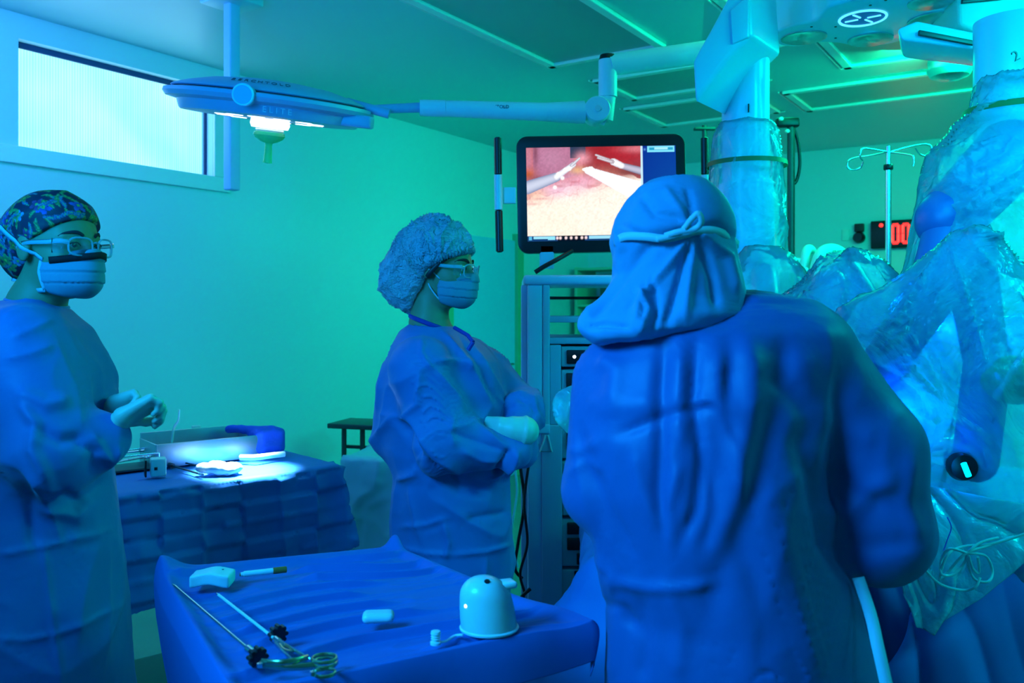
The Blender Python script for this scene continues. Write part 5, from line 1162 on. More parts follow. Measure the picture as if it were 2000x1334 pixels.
# laparoscopic graspers
def grasper(a, b_, knobp, hand, lab, bright):
    e = empty('laparoscopic_grasper', b_, lab, 'instrument', 'laparoscopic graspers on the tray'); d_ = (b_-a)/np.linalg.norm(b_-a)
    MB().tube([a, b_], .0026 if bright else .0024, 12).build('shaft', M['white'] if bright else M['steel'], e)
    MB().tube([a-d_*.012, a], [.0012, .0022], 8).build('jaw', M['steel'], e)
    MB().tube([b_-d_*.004, b_+d_*.018], .006, 12).build('collar', M['steel'], e)
    kn = MB(); kn.lathe([(.0001, -.007), (.011, -.007), (.013, 0), (.011, .007), (.0001, .007)], knobp, axis=d_, n=24)
    for t in np.linspace(0, 2*math.pi, 9)[:-1]:
        s_ = np.cross(d_, (0, 0, 1.)); s_ /= np.linalg.norm(s_); u_ = np.cross(s_, d_); kn.tube([knobp+(s_*math.cos(t)+u_*math.sin(t))*.012-d_*.007, knobp+(s_*math.cos(t)+u_*math.sin(t))*.012+d_*.007], .0036, 8)
    kn.build('rotation_knob', M['black'], e)
    for pts, r, nm in hand: MB().tube(spline(pts, 6), r, 10, flat=.6).build(nm, M['brass'] if nm != 'link' else M['steel'], e)
    return e
def ringp(c, rx, ry): return [c+np.array((rx*math.cos(t), ry*math.sin(t), 0)) for t in np.linspace(0, 2*math.pi, 13)]
ge = grasper(g(341, 1144, .008), g(486, 1268, .006), g(503, 1283, .014), [
    ((g(508, 1298, .01), g(540, 1301, .012), g(575, 1303, .01), g(612, 1300, .008)), .0055, 'handle_lever'),
    ((g(512, 1292, .016), g(545, 1294, .02), g(580, 1290, .018), g(600, 1284, .014)), .0045, 'handle_lever'),
    (ringp(g(636, 1294, .008), .017, .020), .0035, 'finger_ring'), (ringp(g(634, 1314, .006), .016, .014), .003, 'finger_ring')], 'thin dark-shafted grasper lying along the left edge of the tray', False)
MB().lathe([(.0001, -.004), (.0045, -.003), (.0045, .003), (.0001, .004)], g(508, 1299, .014), n=14).build('screw', M['steel'], ge)
MB().lathe([(.0001, -.004), (.0045, -.003), (.0045, .003), (.0001, .004)], g(612, 1315, .012), n=14).build('screw', M['steel'], ge)
g2 = grasper(g(427, 1162, .010), g(540, 1250, .010), g(543, 1238, .010), [
    ((g(538, 1256, .012), g(555, 1275, .010), g(575, 1294, .008)), .004, 'link'), ((g(544, 1252, .014), g(570, 1268, .014), g(600, 1286, .012), g(610, 1290, .01)), .004, 'link'),
    ((g(548, 1256, .012), g(562, 1262, .016), g(570, 1272, .014), g(556, 1268, .012), g(548, 1258, .012)), .003, 'handle_lever'),
    (ringp(g(634, 1286, .018), .018, .016), .0032, 'finger_ring')], 'bright pale-shafted grasper lying diagonally across the tray', True)
# oval pad
c = g(739, 1213); o = sculpt('oval_pad', lambda P: s_box(P, (c[0], c[1], ZC+.008), (.028, .017, .009), .009, .1), (c-.05, c+.05), .0022, M['cream'], None, it=3); tag(o, 'small white oval pad lying alone on the tray cloth', 'pad')
# domed camera head
c = g(954, 1247); c = np.array((c[0], c[1]+.045, ZC)); dome = empty('domed_camera_head', c, 'white dome-shaped device with a clear window at the right of the tray', 'device')
def domef(P):
    x, y, z = P[0]-c[0], P[1]-c[1], P[2]-ZC; f_ = np.clip(z/.088, 0, 1.2)
    rx = .048*(1-.22*f_**2.2); ry = .043*(1-.26*f_**2.2)
    k_ = np.sqrt(((x-.000+.010*f_)/rx)**2+((y)/ry)**2); d = (k_-1)*.04
    d = smax(d, z-.090+11*((x+.010)**2+y*y), .014); return np.maximum(d, -z)
sculpt('shell', domef, (c-np.array((.07, .07, .006)), c+np.array((.07, .07, .11))), .0024, M['white'], dome, it=4)
MB().lathe([(.0001, .0045), (.008, .0038), (.0125, .001), (.013, -.004)], (c[0]-.029, c[1]-.020, ZC+.070), axis=(-.62, -.62, .48), n=28).build('blue_window', mat('blue_window_glass', (.01, .15, .6), .08, coat=1), dome)
MB().lathe([(.0001, .003), (.0025, .0025), (.0038, -.002)], (c[0]-.0375, c[1]-.026, ZC+.047), axis=(-.75, -.62, .2), n=16).build('white_led', M['ledwhite'], dome)
MB().lathe([(.0001, .003), (.005, .002), (.005, -.006)], (c[0]-.003, c[1]-.018, ZC+.0845), axis=(0, -.5, .86), n=16).build('button', M['black'], dome)
MB().box((c[0]+.030, c[1]+.012, ZC+.072), (.030, .03, .012), .4, .005).build('side_wing', M['white'], dome)
MB().lathe([(.050, 0), (.051, .003), (.049, .005)], (c[0], c[1], ZC), n=36, sy=.9).build('base_ring', M['cream'], dome)
c = g(851, 1258); e = empty('stopper_cap', c, 'small white ribbed stopper tethered beside the domed device', 'stopper')
MB().lathe([(.0001, 0), (.009, 0), (.009, .004), (.006, .005), (.006, .008), (.008, .009), (.006, .011), (.008, .013), (.006, .015), (.0085, .017), (.0075, .021), (.0001, .022)], c, n=20).build('stopper', M['cream'], e)
MB().tube(spline([c+np.array((.008, 0, .003)), g(872, 1252, .002), g(888, 1242, .003), g(904, 1240, .006)], 6), .0022, 8).build('tether', M['cream'], e)

# ------------------------------------------------------------------ patient table under drapes
pz = .80
def patf(P):
    d = s_box(P, (1.20, 2.62, pz/2), (.98, .42, pz/2), .09, -.10)
    d = smin(d, s_ell(P, (1.35, 2.60, pz+.02), (.55, .30, .18)), .15)
    lo = s_stack(P, [(.02, .16, 2.25, .32, .28), (.35, .18, 2.30, .26, .24), (.62, .25, 2.36, .14, .18), (.78, .34, 2.42, .05, .08)])
    return smin(d, lo, .08)
def patd(V, N): return (crumple(V, .035, 3.2, (1, 1, .5), 91, 3)+crumple(V, .012, 8, (1, 1, .7), 95, 3)+crumple(V, .004, 18, (1, 1, 1), 97, 2))*np.clip(V[:, 2]*6, 0, 1)
o = sculpt('patient_drape', patf, ((-.25, 1.85, 0), (2.3, 3.2, 1.1)), .017, M['drape'], None, patd, it=1, open_below=.06); tag(o, 'blue surgical drape over the patient table behind the person at the right', 'drape')
# overlapping sheets lower right
def sheet(name, quad, nu, nv, depthf, m, lab, cat='drape', grp=None):
    uu, vv = np.meshgrid(np.linspace(0, 1, nu), np.linspace(0, 1, nv), indexing='ij'); q = [np.array(k_, float) for k_ in quad]
    P_ = q[0]*((1-uu)*(1-vv))[..., None]+q[1]*(uu*(1-vv))[..., None]+q[2]*(uu*vv)[..., None]+q[3]*((1-uu)*vv)[..., None]
    P_[..., 1] += depthf(uu, vv); V = P_.reshape(-1, 3); ii, jj = np.meshgrid(np.arange(nu-1), np.arange(nv-1), indexing='ij'); q0_ = (ii*nv+jj).ravel()
    o = fast_mesh(name, V, np.stack([q0_, q0_+nv, q0_+nv+1, q0_+1], 1), m, None); s_ = o.modifiers.new('thickness', 'SOLIDIFY'); s_.thickness = .003; return tag(o, lab, cat, grp)
def dep(o_, a=.05, s=4): return lambda u, v: a*(vnoise(u*s+o_, v*s*.6, 0*u)-.5)+a*.6*(1-np.abs(2*vnoise(u*s*1.3+v*1.5+o_, v*s*.5+u*2, 0*u+3)-1))**3
sheet('blue_sheet', [W(1660, 1420, 1.85), W(2120, 1420, 1.85), W(2120, 900, 2.0), W(1800, 1190, 1.95)], 120, 90, dep(4, .05, 3), M['navy'], 'dark blue sheet hanging at the bottom right under the tubing', grp=None)
sheet('patient_side_sheet', [W(1560, 1500, 1.95), W(1960, 1500, 1.95), W(1830, 1130, 2.05), W(1640, 1060, 2.1)], 110, 90, dep(8, .06, 3), M['gown2'], 'blue sheet hanging between the gowned back and the tubing')
# ------------------------------------------------------------------ robot
dR = 3.0
rb = empty('surgical_robot', (W(1690, 0, 3.0)[0], 3.0, 0), 'pale blue surgical robot with overhead boom head and two numbered arms', 'surgical robot')
def RZ(px, py, z=2.5): return G(px, py, z)
# boom head plate: outline of its flat underside
ol = [(1508, 78), (1512, 66), (1545, 52), (1590, 42), (1604, 28), (1620, 14), (1660, 2), (1740, -22), (1840, -40), (1940, -30), (1962, 0), (1930, 30), (1890, 42), (1862, 52), (1820, 62), (1780, 74), (1745, 85), (1710, 90), (1665, 90), (1635, 85), (1600, 84), (1560, 90), (1525, 90)]
pl = spline([RZ(*q) for q in ol], 4, True)
b = MB(); b.prism(pl, (0, 0, .22)); head = b.build('boom_head', M['robot'], rb, bevel=.012)
for (x, y, wpx, nm) in ((1570, 72, 86, 0), (1700, 76, 84, 1), (1832, 38, 110, 2), (1818, 3, 84, 3)):
    c = RZ(x, y); r_ = wpx/2*c[1]/F; b = MB().lathe([(r_*1.0, .0), (r_, -.005), (r_*.93, -.008), (.0001, -.006)], c, n=48)
    cap_ = b.build('arm_port_cap', M['dial'], head)
c = RZ(1685, 35); lg = MB(); lg.tube([c+np.array((.076*math.cos(t), .082*math.sin(t), -.002)) for t in np.linspace(0, 2*math.pi, 49)[:-1]], .0042, 8, closed=True); 
for t in (.65, math.pi-.65, math.pi+.65, -.65): lg.tube([c+np.array((.016*math.cos(t), .016*math.sin(t), -.002)), c+np.array((.060*math.cos(t), .060*math.sin(t), -.002))], .0038, 8)
lg.build('lit_round_logo', M['logo'], head); MB().lathe([(.072, .0), (.072, -.0015), (.0001, -.0015)], c, n=40).build('logo_disc', M['logobg'], head)
for x, y in ((1632, 74), (1763, 56), (1585, 52), (1730, 0), (1700, 10), (1632, 52)): MB().lathe([(.0045, .0), (.0045, -.002), (.0001, -.002)], RZ(x, y), n=10).build('screw', M['black'], head)
# arm 1 shoulder housing: profile swept sideways and back
def hou(name, prof, d0, vec, m, par, bev=.02):
    return MB().prism([W(x, y, d0) for x, y in prof], vec).build(name, m, par, bevel=bev)
s1h = hou('arm_shoulder', [(1352, 120), (1364, 96), (1386, 58), (1420, -6), (1440, -40), (1462, -60), (1470, 72), (1462, 76), (1428, 108), (1356, 202)], 2.78, (.16, .22, 0), M['robot'], rb, .016)
hou('arm_shoulder_hatch', [(1426, 20), (1462, -10), (1462, 72), (1430, 86)], 2.772, (.01, .02, 0), M['robot'], s1h, .004)
cA = W(1456, 200, 3.0)
MB().tube([(cA[0], cA[1], W(0, 90, 3.0)[2]), (cA[0], cA[1], W(0, 420, 3.0)[2])], .081, 40).build('arm_column', M['robot'], rb)
MB().tube([(cA[0], cA[1], W(0, 360, 3.0)[2]), (cA[0]+.01, cA[1]-.02, W(0, 560, 2.9)[2])], [.095, .09], 32).build('arm_link', M['robot'], rb)
t1 = W(1462, 212, 2.915); text_obj('1', (t1[0], t1[1], t1[2]), .042, Matrix.Rotation(math.radians(90), 3, 'X'), M['black'], rb, thick=.002)
# arm 2 housing
h2 = hou('arm_carriage', [(1752, 56), (1790, 40), (1900, 62), (2060, 30), (2060, 100), (1985, 116), (1905, 96), (1760, 78)], 2.72, (.10, .20, .0), M['robot'], rb, .01)
hou('carriage_body', [(1868, -60), (2080, -80), (2080, 46), (1905, 64), (1872, 50)], 2.80, (.05, .3, 0), mat('carriage_green_tint', (.35, .7, .6), .35), rb, .015)  # greener than the robot shell: green light put into its colour
hou('vent', [(1796, 58), (1900, 78), (1903, 88), (1796, 68)], 2.705, (0, .012, 0), M['dark_steel'], h2, .002)
hou('vent', [(1880, -2), (1960, -10), (1960, -2), (1880, 6)], 2.79, (0, .012, 0), M['dark_steel'], h2, .002)
cB = W(1985, 150, 2.5)
MB().tube([(cB[0], cB[1], W(0, 40, 2.5)[2]), (cB[0], cB[1], W(0, 300, 2.5)[2])], .112, 40).build('arm_column', M['robot'], rb)
t2_ = W(1984, 110, 2.36); text_obj('2', (t2_[0], t2_[1], t2_[2]), .040, Matrix.Rotation(math.radians(90), 3, 'X') @ Matrix.Rotation(math.radians(25), 3, 'Z'), M['black'], rb, thick=.002)
def link_seg(name, a, b_, r0, r1, d0, d1_, m=M['robotdk'], h_=1.0):
    p, q = W(*a, d0), W(*b_, d1_)
    def f(P):
        return s_cone(P, p, q, r0, r1)
    lo = np.minimum(p, q)-max(r0, r1)-.02; hi = np.maximum(p, q)+max(r0, r1)+.02
    return sculpt(name, f, (lo, hi), .009, m, rb, it=2)
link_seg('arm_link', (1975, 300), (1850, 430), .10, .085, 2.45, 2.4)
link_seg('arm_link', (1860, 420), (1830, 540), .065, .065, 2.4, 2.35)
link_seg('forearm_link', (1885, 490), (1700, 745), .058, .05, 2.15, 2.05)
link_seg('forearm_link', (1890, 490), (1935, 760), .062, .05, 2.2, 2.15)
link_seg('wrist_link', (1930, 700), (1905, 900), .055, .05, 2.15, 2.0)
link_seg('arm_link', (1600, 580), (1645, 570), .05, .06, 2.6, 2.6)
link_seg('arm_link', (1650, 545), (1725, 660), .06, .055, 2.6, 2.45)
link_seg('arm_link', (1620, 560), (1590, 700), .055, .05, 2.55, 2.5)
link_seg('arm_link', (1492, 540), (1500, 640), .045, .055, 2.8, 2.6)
q = W(1889, 915, 1.93); e = empty('instrument_carriage', q, 'small black instrument holder with a glowing blue bar inside the clear drape', 'device')
MB().lathe([(.0001, -.02), (.028, -.02), (.034, 0), (.030, .03), (.0001, .03)], (q[0]+.004, q[1]+.03, q[2]), axis=(.2, 1, 0), n=28).build('housing', M['black'], e)
MB().tube([W(1882, 905, 1.90), W(1892, 930, 1.90)], .0062, 12).build('blue_light_bar', M['ledblue'], e)
lb_ = bpy.data.lights.new('blue_bar_glow', 'POINT'); lb_.energy = .35; lb_.color = (.0, .12, 1); lb_.shadow_soft_size = .01; lo = bpy.data.objects.new('blue_bar_glow', lb_); COL.objects.link(lo); lo.location = W(1886, 917, 1.87)
for (x, y, d_, en) in ((1770, 800, 1.95, 1.3), (1965, 640, 2.3, 1.0), (1850, 640, 2.3, 1.6)):  # bare blue point lamps among the arms, no body built
    lb_ = bpy.data.lights.new('robot_blue_point', 'POINT'); lb_.energy = en; lb_.color = (.0, .10, 1); lb_.shadow_soft_size = .03; lo = bpy.data.objects.new('robot_blue_point', lb_); COL.objects.link(lo); lo.location = W(x, y, d_)

# ------------------------------------------------------------------ clear plastic drapes
def pdisp(off, a=1.0, st=(1, 1, .45)):
    def f(V, N): return a*(crumple(V, .034, 4.5, st, off, 4)+crumple(V, .016, 10, st, off+3, 6)+crumple(V, .007, 22, st, off+6, 8))
    return f
def pl_drape(name, f, box, lab, off, h=.010, a=1.0, m=None, ob=-9, st=(1, 1, .45), lines=()):
    pd_ = pdisp(off, a, st); dd = (lambda V, N: pd_(V, N)+folds(V, N, 1, lines)) if lines else pd_
    o = sculpt(name, f, box, h, m or M['plastic'], None, dd, it=1, open_below=ob if ob > -5 else None); return tag(o, lab, 'plastic drape')
K = .020; w0 = 3.2
LA = [([(1412, 380), (1460, 350), (1528, 362)], 3, .010, 1), ([(1420, 258), (1440, 300), (1428, 340)], 4, .010, 1), ([(1500, 250), (1520, 300), (1515, 330)], 4, .012, 1), ([(1440, 480), (1500, 452), (1524, 455)], 3, .010, 1), ([(1405, 330), (1416, 420), (1410, 480)], 4, .010, 1), ([(1430, 400), (1480, 420), (1526, 440)], 3, -.008, 1)]
LM = [([(1470, 645), (1560, 560), (1640, 510)], w0, K, 1), ([(1660, 498), (1700, 520), (1740, 570)], w0, K, 1), ([(1655, 500), (1690, 560), (1740, 600)], w0, .016, 1), ([(1560, 560), (1600, 590), (1640, 660)], w0, .014, 1), ([(1640, 520), (1650, 570), (1635, 600)], w0, .016, 1),
      ([(1650, 700), (1680, 650), (1740, 640)], w0, K, 1), ([(1690, 690), (1720, 650), (1700, 620)], w0, K, 1), ([(1630, 750), (1680, 700), (1720, 680)], w0, .018, 1), ([(1600, 560), (1660, 540), (1720, 600)], 6, -.014, 1), ([(1500, 620), (1580, 600), (1660, 640)], 5, .012, 1)]
LS = [([(1835, 300), (1900, 285), (1960, 262)], w0, .018, 1), ([(1820, 350), (1860, 338), (1880, 350)], w0, .016, 1), ([(1830, 365), (1870, 352), (1900, 366)], w0, .012, 1), ([(1890, 400), (1930, 370), (1990, 330)], w0, K, 1), ([(1870, 370), (1920, 360), (1950, 340)], w0, .016, 1),
      ([(1900, 420), (1950, 390), (2000, 360)], w0, K, 1), ([(1790, 420), (1850, 400), (1900, 410)], w0, .014, 1), ([(1800, 470), (1815, 440), (1812, 420)], w0, K, 1), ([(1960, 140), (1950, 180), (1925, 215)], w0, .012, 1), ([(1930, 150), (1915, 190), (1920, 215)], w0, .014, 1),
      ([(1925, 240), (1880, 290), (1840, 300)], 6, .014, 1), ([(1860, 440), (1900, 420), (1960, 430)], 5, -.014, 1), ([(1990, 250), (1960, 300), (1900, 330)], 5, .012, 1)]
LL = [([(1850, 462), (1880, 560), (1900, 640), (1920, 720)], w0, K, 1), ([(1848, 470), (1790, 560), (1710, 680)], w0, K, 1), ([(1880, 455), (1940, 470), (2000, 440)], w0, K, 1), ([(1720, 690), (1760, 650), (1780, 620)], w0, .018, 1), ([(1770, 560), (1800, 545), (1802, 570)], w0, K, 1),
      ([(1775, 655), (1810, 710), (1850, 780)], w0, .018, 1), ([(1800, 655), (1840, 720), (1890, 780)], w0, .014, 1), ([(1775, 715), (1790, 735), (1840, 780)], w0, K, 1), ([(1900, 480), (1960, 560), (2010, 620)], w0, .016, 1), ([(1860, 640), (1890, 700), (1880, 760)], w0, .012, 1),
      ([(1870, 690), (1905, 645), (1925, 620)], w0, .014, 1), ([(1800, 830), (1850, 820), (1930, 850)], 5, .016, 1), ([(1805, 915), (1825, 900), (1850, 912)], w0, .018, 1), ([(1812, 960), (1845, 955), (1880, 962)], w0, .014, 1), ([(1860, 1010), (1900, 1030), (1950, 1055)], w0, .016, 1), ([(1880, 840), (1930, 870), (1950, 930)], 5, .014, 1),
      ([(1720, 790), (1780, 800), (1830, 830)], 6, -.016, 1), ([(1680, 700), (1740, 730), (1800, 800)], 6, .016, 1), ([(1700, 660), (1730, 630), (1760, 640)], w0, K, 1), ([(1940, 620), (1980, 690), (2000, 760)], 5, .016, 1), ([(1690, 720), (1700, 770), (1740, 800)], w0, .018, 1)]
r1_ = rows([(236, 1457, 50, .092), (260, 1458, 64, .115), (322, 1459, 73, .13), (400, 1461, 74, .13), (470, 1462, 68, .125), (520, 1466, 66, .12)], 2.98)
ds1 = pl_drape('plastic_drape', lambda P: s_stack(P, r1_), (W(1360, 545, 2.98)-np.array((0, .2, 0)), W(1560, 225, 2.98)+np.array((0, .2, 0))), 'clear plastic sleeve with a green band around the column of arm number one', 101, .0065, .5, lines=LA)
def ring_band(parent, rows_, zc, hgt, m, n=64, grow=.006, name='green_band'):
    rs = sorted(rows_); v = []; f = []
    for k_ in range(n):
        a = 2*math.pi*k_/n
        for z in (zc-hgt/2, zc+hgt/2):
            g_ = [np.interp(z, [r[0] for r in rs], [r[i_] for r in rs]) for i_ in range(1, 5)]; v.append((g_[0]+(g_[2]+grow)*math.cos(a), g_[1]+(g_[3]+grow)*math.sin(a), z))
    f = [(2*k_, 2*((k_+1) % n), 2*((k_+1) % n)+1, 2*k_+1) for k_ in range(n)]; return mesh_obj(name, v, f, m, parent)
ring_band(ds1, r1_, W(0, 322, 2.98)[2], 9*2.98/F, M['greenband'])
hr = rows([(475, 1490, 36, .06), (500, 1492, 62, .09), (560, 1500, 92, .12), (640, 1510, 130, .15), (700, 1520, 140, .15)], 2.75)
pl_drape('plastic_drape', lambda P: s_stack(P, hr), (W(1340, 710, 2.75)-np.array((0, .2, 0)), W(1680, 465, 2.75)+np.array((0, .2, 0))), 'rounded clear plastic drape directly right of the tied hood, above the shoulder', 111, .010, .6)
hr2 = rows([(496, 1664, 30, .05), (510, 1668, 62, .08), (550, 1662, 92, .12), (600, 1640, 140, .15), (660, 1640, 185, .18), (760, 1690, 210, .20), (860, 1730, 220, .2)], 2.5)
pl_drape('plastic_drape', lambda P: s_stack(P, hr2), (W(1400, 880, 2.5)-np.array((0, .3, 0)), W(1960, 485, 2.5)+np.array((0, .3, 0))), 'mound of clear plastic drape in front of the drip stand', 121, .0085, .7, lines=LM)
r2_ = rows([(158, 1992, 84, .125), (170, 1990, 84, .125), (218, 1990, 92, .13), (232, 1988, 100, .14), (300, 1978, 158, .18), (400, 1962, 156, .19), (520, 1940, 162, .2), (620, 1920, 190, .2)], 2.42)
ds2 = pl_drape('plastic_drape', lambda P: s_stack(P, r2_), (W(1720, 640, 2.42)-np.array((0, .26, 0)), W(2200, 118, 2.42)+np.array((0, .26, 0))), 'tall clear plastic sleeve with green band over arm number two', 131, .0085, .6, lines=LS)
ring_band(ds2, r2_, W(0, 218, 2.42)[2], 13*2.42/F, M['greenband'], grow=.010)
def lowf(P):
    d = s_stack(P, rows([(454, 1888, 22, .05), (470, 1895, 50, .09), (540, 1900, 110, .13), (620, 1900, 175, .16), (720, 1905, 225, .2), (820, 1920, 240, .2), (940, 1950, 215, .2), (1060, 1990, 230, .18), (1150, 2010, 210, .16)], 2.12))
    d = smin(d, s_cone(P, W(1870, 480, 2.12), W(1700, 660, 2.12), .045, .075), .03); d = smin(d, s_cone(P, W(1700, 660, 2.12), W(1740, 820, 2.05), .085, .12), .05)
    return d
pl_drape('plastic_drape', lowf, (W(1590, 1170, 2.12)-np.array((0, .32, 0)), W(2230, 440, 2.12)+np.array((0, .3, 0))), 'large bunched plastic drape over the robot forearms at the right', 141, .0085, .7, M['plastic2'], lines=LL)
# lower plastic flap with tubing
def flap(u, v): return .05*(vnoise(u*3+2, v*3, 0*u)-.5)+.02*(1-np.abs(2*vnoise(u*6+v*5, v*3, 0*u+5)-1))**4
o = sheet('plastic_flap', [W(1790, 1225, 1.82), W(1830, 1240, 1.82), W(2100, 1000, 1.88), W(1700, 930, 1.88)], 90, 90, flap, M['plastic2'], 'clear plastic flap hanging in a point behind the coiled tubing', 'plastic drape')
tc_ = [((2010, 1040), (1940, 1062), (1880, 1068), (1850, 1085), (1835, 1130), (1850, 1118), (1885, 1082), (1930, 1066), (1980, 1048)), ((1888, 1080), (1855, 1072), (1840, 1090), (1838, 1120), (1862, 1122), (1884, 1098), (1892, 1078), (1915, 1060), (1950, 1050)),
       ((1890, 1080), (1925, 1086), (1938, 1115), (1930, 1136), (1905, 1132), (1892, 1108), (1890, 1082)), ((1892, 1085), (1900, 1110), (1912, 1118), (1910, 1088)), ((1800, 1105), (1835, 1140), (1880, 1153), (1905, 1146), (1914, 1128))]
e = empty('tubing_coil', W(1890, 1082, 1.74), 'coiled pale tubing tied in loops in front of the plastic flap', 'tubing')
for pts in tc_: MB().tube(spline([W(x, y, 1.745+.006*(i_ % 3)) for i_, (x, y) in enumerate(pts)], 8), .0028, 8).build('tube_loop', M['tubing'], e)
o = MB().tube(spline([W(1850, 1010, 1.80), W(1858, 1030, 1.80), W(1850, 1055, 1.80), W(1843, 1075, 1.80)], 6), .0012, 6).build('suture_thread', mat('violet_thread', (.15, .08, .8), .5, emit=None)); tag(o, 'thin violet thread hanging above the coiled tubing', 'thread')
# green pouch and tube at the right edge
def pouch(P): return s_ell(P, W(1982, 742, 2.0), (.062, .05, .045))
o = sculpt('green_pouch', pouch, (W(1982, 742, 2.0)-.1, W(1982, 742, 2.0)+.1), .005, M['olive'], None, lambda V, N: crumple(V, .02, 16, (1, 1, 1), 8, 3), it=1); tag(o, 'bright green crinkled pouch at the right edge beside the plastic', 'pouch')
o = MB().tube(spline([W(1942, 778, 1.93), W(1968, 740, 1.92), W(2000, 690, 1.92), W(2030, 660, 1.93)], 6), .007, 10).build('clear_tube', M['tubing']); tag(o, 'ribbed clear tube crossing the green pouch', 'tubing')
# plastic-wrapped instrument left of the back-view person
hp_ = W(1112, 790, 1.78)
def bagf(P): return smin(s_ell(P, W(1118, 800, 1.80), (.035, .03, .05)), s_cone(P, W(1130, 765, 1.80), W(1150, 790, 1.82), .02, .03), .02)
o = sculpt('wrapped_instrument_cover', bagf, (hp_-.09, hp_+.10), .004, M['plastic'], None, lambda V, N: crumple(V, .014, 18, (1, 1, .6), 7, 3), it=1); tag(o, 'small clear plastic cover held at the left side of the person seen from behind', 'plastic cover')
# ------------------------------------------------------------------ drip stand, rear pole, clock, outlet, anaesthesia machine, dome light
pI = W(1735, 320, 3.75); st = empty('drip_stand', (pI[0], pI[1], 0), 'chrome drip stand with four curled hooks behind the draped robot arms', 'drip stand')
MB().tube([(pI[0], pI[1], .08), (pI[0], pI[1], W(0, 328, 3.75)[2])], .0125, 20).build('lower_pole', M['steel'], st); MB().tube([(pI[0], pI[1], W(0, 330, 3.75)[2]), (pI[0], pI[1], W(0, 286, 3.75)[2])], .010, 20).build('upper_pole', M['steel'], st)
MB().lathe([(.018, 0), (.020, .004), (.020, .020), (.018, .024)], (pI[0], pI[1], W(0, 332, 3.75)[2]), n=24).build('collar', M['black'], st)
def hook(pts): MB().tube(spline([W(x, y, 3.75+dd_) for x, y, dd_ in pts], 8), .0042, 10).build('hook', M['steel'], st)
hook([(1733, 297, 0), (1700, 304, .05), (1672, 308, .10), (1658, 314, .11), (1655, 326, .11), (1664, 332, .11), (1680, 328, .1), (1686, 316, .09)])
hook([(1733, 297, 0), (1706, 292, -.05), (1686, 290, -.10), (1681, 296, -.11), (1680, 306, -.11), (1685, 314, -.10)])
hook([(1738, 297, 0), (1770, 288, .05), (1800, 282, .08), (1816, 284, .09), (1820, 294, .09), (1812, 304, .09), (1798, 302, .08), (1788, 290, .07)])
hook([(1738, 297, 0), (1762, 300, -.05), (1780, 303, -.09), (1784, 308, -.10), (1785, 316, -.10), (1783, 325, -.10)])
for k_ in range(5):
    a = 2*math.pi*k_/5; q = (pI[0]+.28*math.cos(a), pI[1]+.28*math.sin(a), .05); MB().tube([(pI[0], pI[1], .1), q], .012, 10).build('leg', M['dark_steel'], st)
pP = W(1545, 300, 4.6); e = empty('rear_pole', (pP[0], pP[1], 0), 'dark pole with knobs and a looping hose behind the first robot arm', 'pole')
MB().tube([(pP[0], pP[1], 0), (pP[0], pP[1], W(0, 236, 4.6)[2])], .020, 16).build('pole', M['dark_steel'], e); MB().box((pP[0]-.02, pP[1], W(0, 240, 4.6)[2]), (.12, .05, .05), 0, .01).build('head', M['black'], e)
for x, y in ((1525, 233), (1537, 257)): MB().lathe([(.0001, -.02), (.010, -.018), (.011, 0)], W(x, y, 4.55), axis=(0, 1, 0), n=16).build('knob', M['white'], e)
MB().tube(spline([W(1548, 245, 4.6), W(1558, 275, 4.6), W(1562, 320, 4.6), W(1556, 352, 4.6), W(1546, 362, 4.6)], 8), .009, 10).build('hose', M['black'], e)
pP = W(1376, 262, 4.9); e = empty('rear_pole', (pP[0], pP[1], 0), 'dark pole partly hidden behind the right monitor handle', 'pole')
MB().tube([(pP[0], pP[1], 0), (pP[0], pP[1], W(0, 245, 4.9)[2])], .014, 12).build('pole', M['dark_steel'], e); MB().box((pP[0], pP[1], W(0, 252, 4.9)[2]), (.12, .04, .015), 0, .004).build('crossbar', M['dark_steel'], e)
def onwall(px, z_or_py, off=0):         # point on the rear wall seen at pixel px
    r_ = (px-1000)/F; s_ = (r_*CORNER[1]-CORNER[0])/(DR[0]-r_*DR[1]); p = CORNER+DR*s_; nrm = -DL; p = p+nrm*off; return np.array((p[0], p[1], H-(z_or_py-HY)*p[1]/F))
ck = onwall(1780, 456, .04); e = empty('digital_clock', ck, 'black wall clock with glowing red digits behind the drip stand', 'clock', rz=YAW)
MB().box(ck, (.62, .06, .235), YAW, .008).build('case', M['black'], e)
def dig(u0, segs, w_=.075, h_=.15):
    b = MB(); P_ = {'a': ((0, h_), (w_, h_)), 'b': ((w_, h_), (w_, h_/2)), 'c': ((w_, h_/2), (w_, 0)), 'd': ((0, 0), (w_, 0)), 'e': ((0, 0), (0, h_/2)), 'f': ((0, h_/2), (0, h_))}
    for s_ in segs:
        a, c = [np.array((ck[0]+DR[0]*(u0+q[0]), ck[1]+DR[1]*(u0+q[0]), ck[2]-h_/2+q[1]))-np.array((DL[0], DL[1], 0))*.032 for q in P_[s_]]; b.tube([a+(c-a)*.03, c-(c-a)*.03], .013, 8)
    b.build('digit', M['ledred'], e)
dig(-.135, 'abcdef', .045); dig(-.055, 'abcdef', .045); dig(.07, 'abcdef', .045); dig(.15, 'abcdef', .045)
q = onwall(1724, 440, .074); MB().lathe([(.0001, -.006), (.016, 0), (.016, .01)], q, axis=tuple((*DL, 0)), n=16).build('colon_dot', M['ledred'], e)
rl = bpy.data.lights.new('clock_glow', 'POINT'); rl.energy = .5; rl.color = (1, .03, .03); rl.shadow_soft_size = .1; lo = bpy.data.objects.new('clock_glow', rl); COL.objects.link(lo); lo.location = onwall(1780, 456, .25); rl.energy = .12
q = onwall(1679, 464, .03); e = empty('gas_outlet', q, 'round black wall outlet with a dark red top, left of the clock', 'wall outlet', rz=YAW)
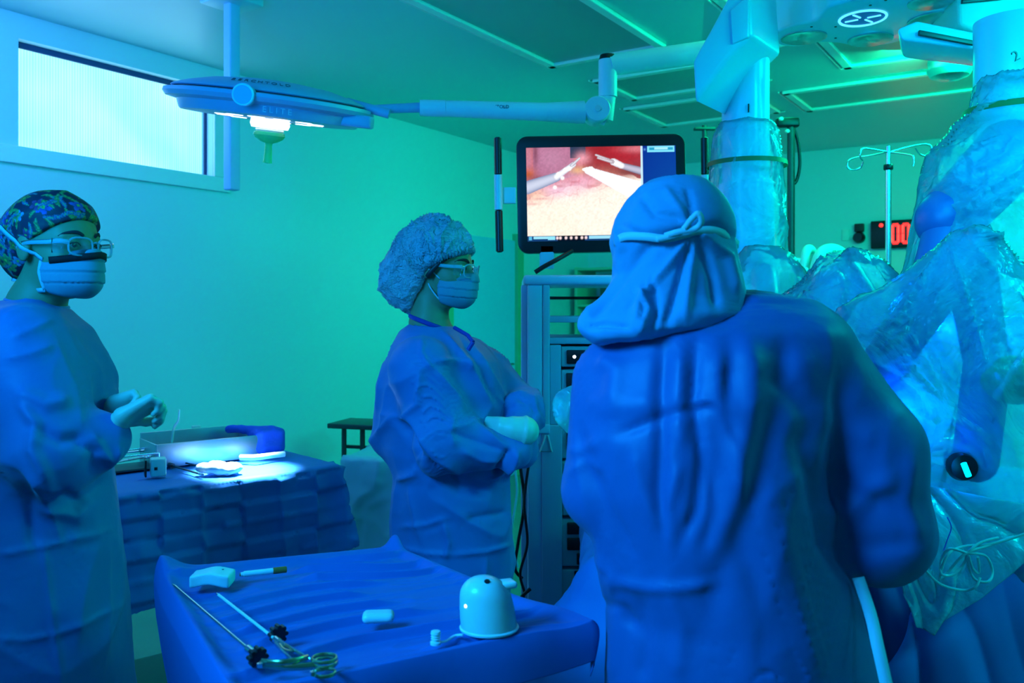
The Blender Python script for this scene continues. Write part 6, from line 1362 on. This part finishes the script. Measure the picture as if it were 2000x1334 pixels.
MB().lathe([(.0001, -.05), (.035, -.05), (.045, -.035), (.05, .02)], q, axis=tuple((*DL, 0)), n=28).build('dial', M['black'], e); q2 = onwall(1680, 445, .03); MB().box(q2, (.075, .05, .07), YAW, .006).build('red_block', mat('dark_red_plastic', (.10, .01, .02), .5), e)
q = onwall(1652, 459, .01); o = MB().box(q, (.06, .012, .10), YAW, .003).build('switch_plate', M['trim']); tag(o, 'small plain wall plate left of the round outlet', 'switch plate')
q = W(1590, 545, 3.9); am_ = empty('anaesthesia_machine', (q[0], q[1]+.2, 0), 'pale green machine with rounded handles between the draped robot arms', 'machine')
agr = mat('machine_enamel', (.55, .78, .7), .35)
MB().box((q[0]-.02, q[1]+.42, .75), (.5, .4, 1.5), 0, .02).build('cabinet', M['cart'], am_)
MB().box((W(1530, 512, 3.9)[0]-.05, 4.0, W(0, 512, 3.9)[2]), (.30, .2, .04), 0, .01).build('top_shelf', agr, am_); MB().box(W(1560, 528, 3.86), (.075, .05, .022), 0, .006).build('handle_block', M['cream'], am_)
MB().tube(spline([W(1567, 560, 3.9), W(1573, 500, 3.9), W(1580, 486, 3.92), W(1588, 500, 3.95), W(1584, 560, 3.95)], 6), .020, 14).build('grab_handle', agr, am_)
MB().tube(spline([W(1586, 570, 3.85), W(1598, 510, 3.85), W(1612, 490, 3.86), W(1634, 490, 3.88), W(1648, 504, 3.9), W(1655, 530, 3.9)], 6), .028, 14).build('grab_handle', agr, am_)
MB().box(W(1555, 550, 3.9)+np.array((0, .03, 0)), (.12, .05, .09), 0, .008).build('panel', M['cardbox'], am_)
q = G(1855, 118, CEIL-.02); e = empty('dome_light', (q[0], q[1], CEIL), 'round chrome ceiling dome under the robot carriage', 'ceiling light')
MB().lathe([(.11, CEIL-.001), (.115, CEIL-.03), (.105, CEIL-.07), (.12, CEIL-.075), (.10, CEIL-.11), (.05, CEIL-.13), (.0001, CEIL-.135)], (q[0], q[1], 0), n=40).build('dome', M['dial'], e)
MB().lathe([(.0001, .0), (.012, .0), (.012, .012)], (q[0]-.09, q[1]-.04, CEIL-.085), n=12).build('indicator', M['ledwhite'], e)
q = G(1724, 120, CEIL-.01); e = MB().lathe([(.018, CEIL-.001), (.016, CEIL-.012), (.0001, CEIL-.014)], (q[0], q[1], 0), n=16).build('ceiling_indicator', mat('red_indicator', (.3, .02, .02), .4, emit=((1, .08, .05), .9))); tag(e, 'tiny red indicator light on the ceiling', 'indicator light')
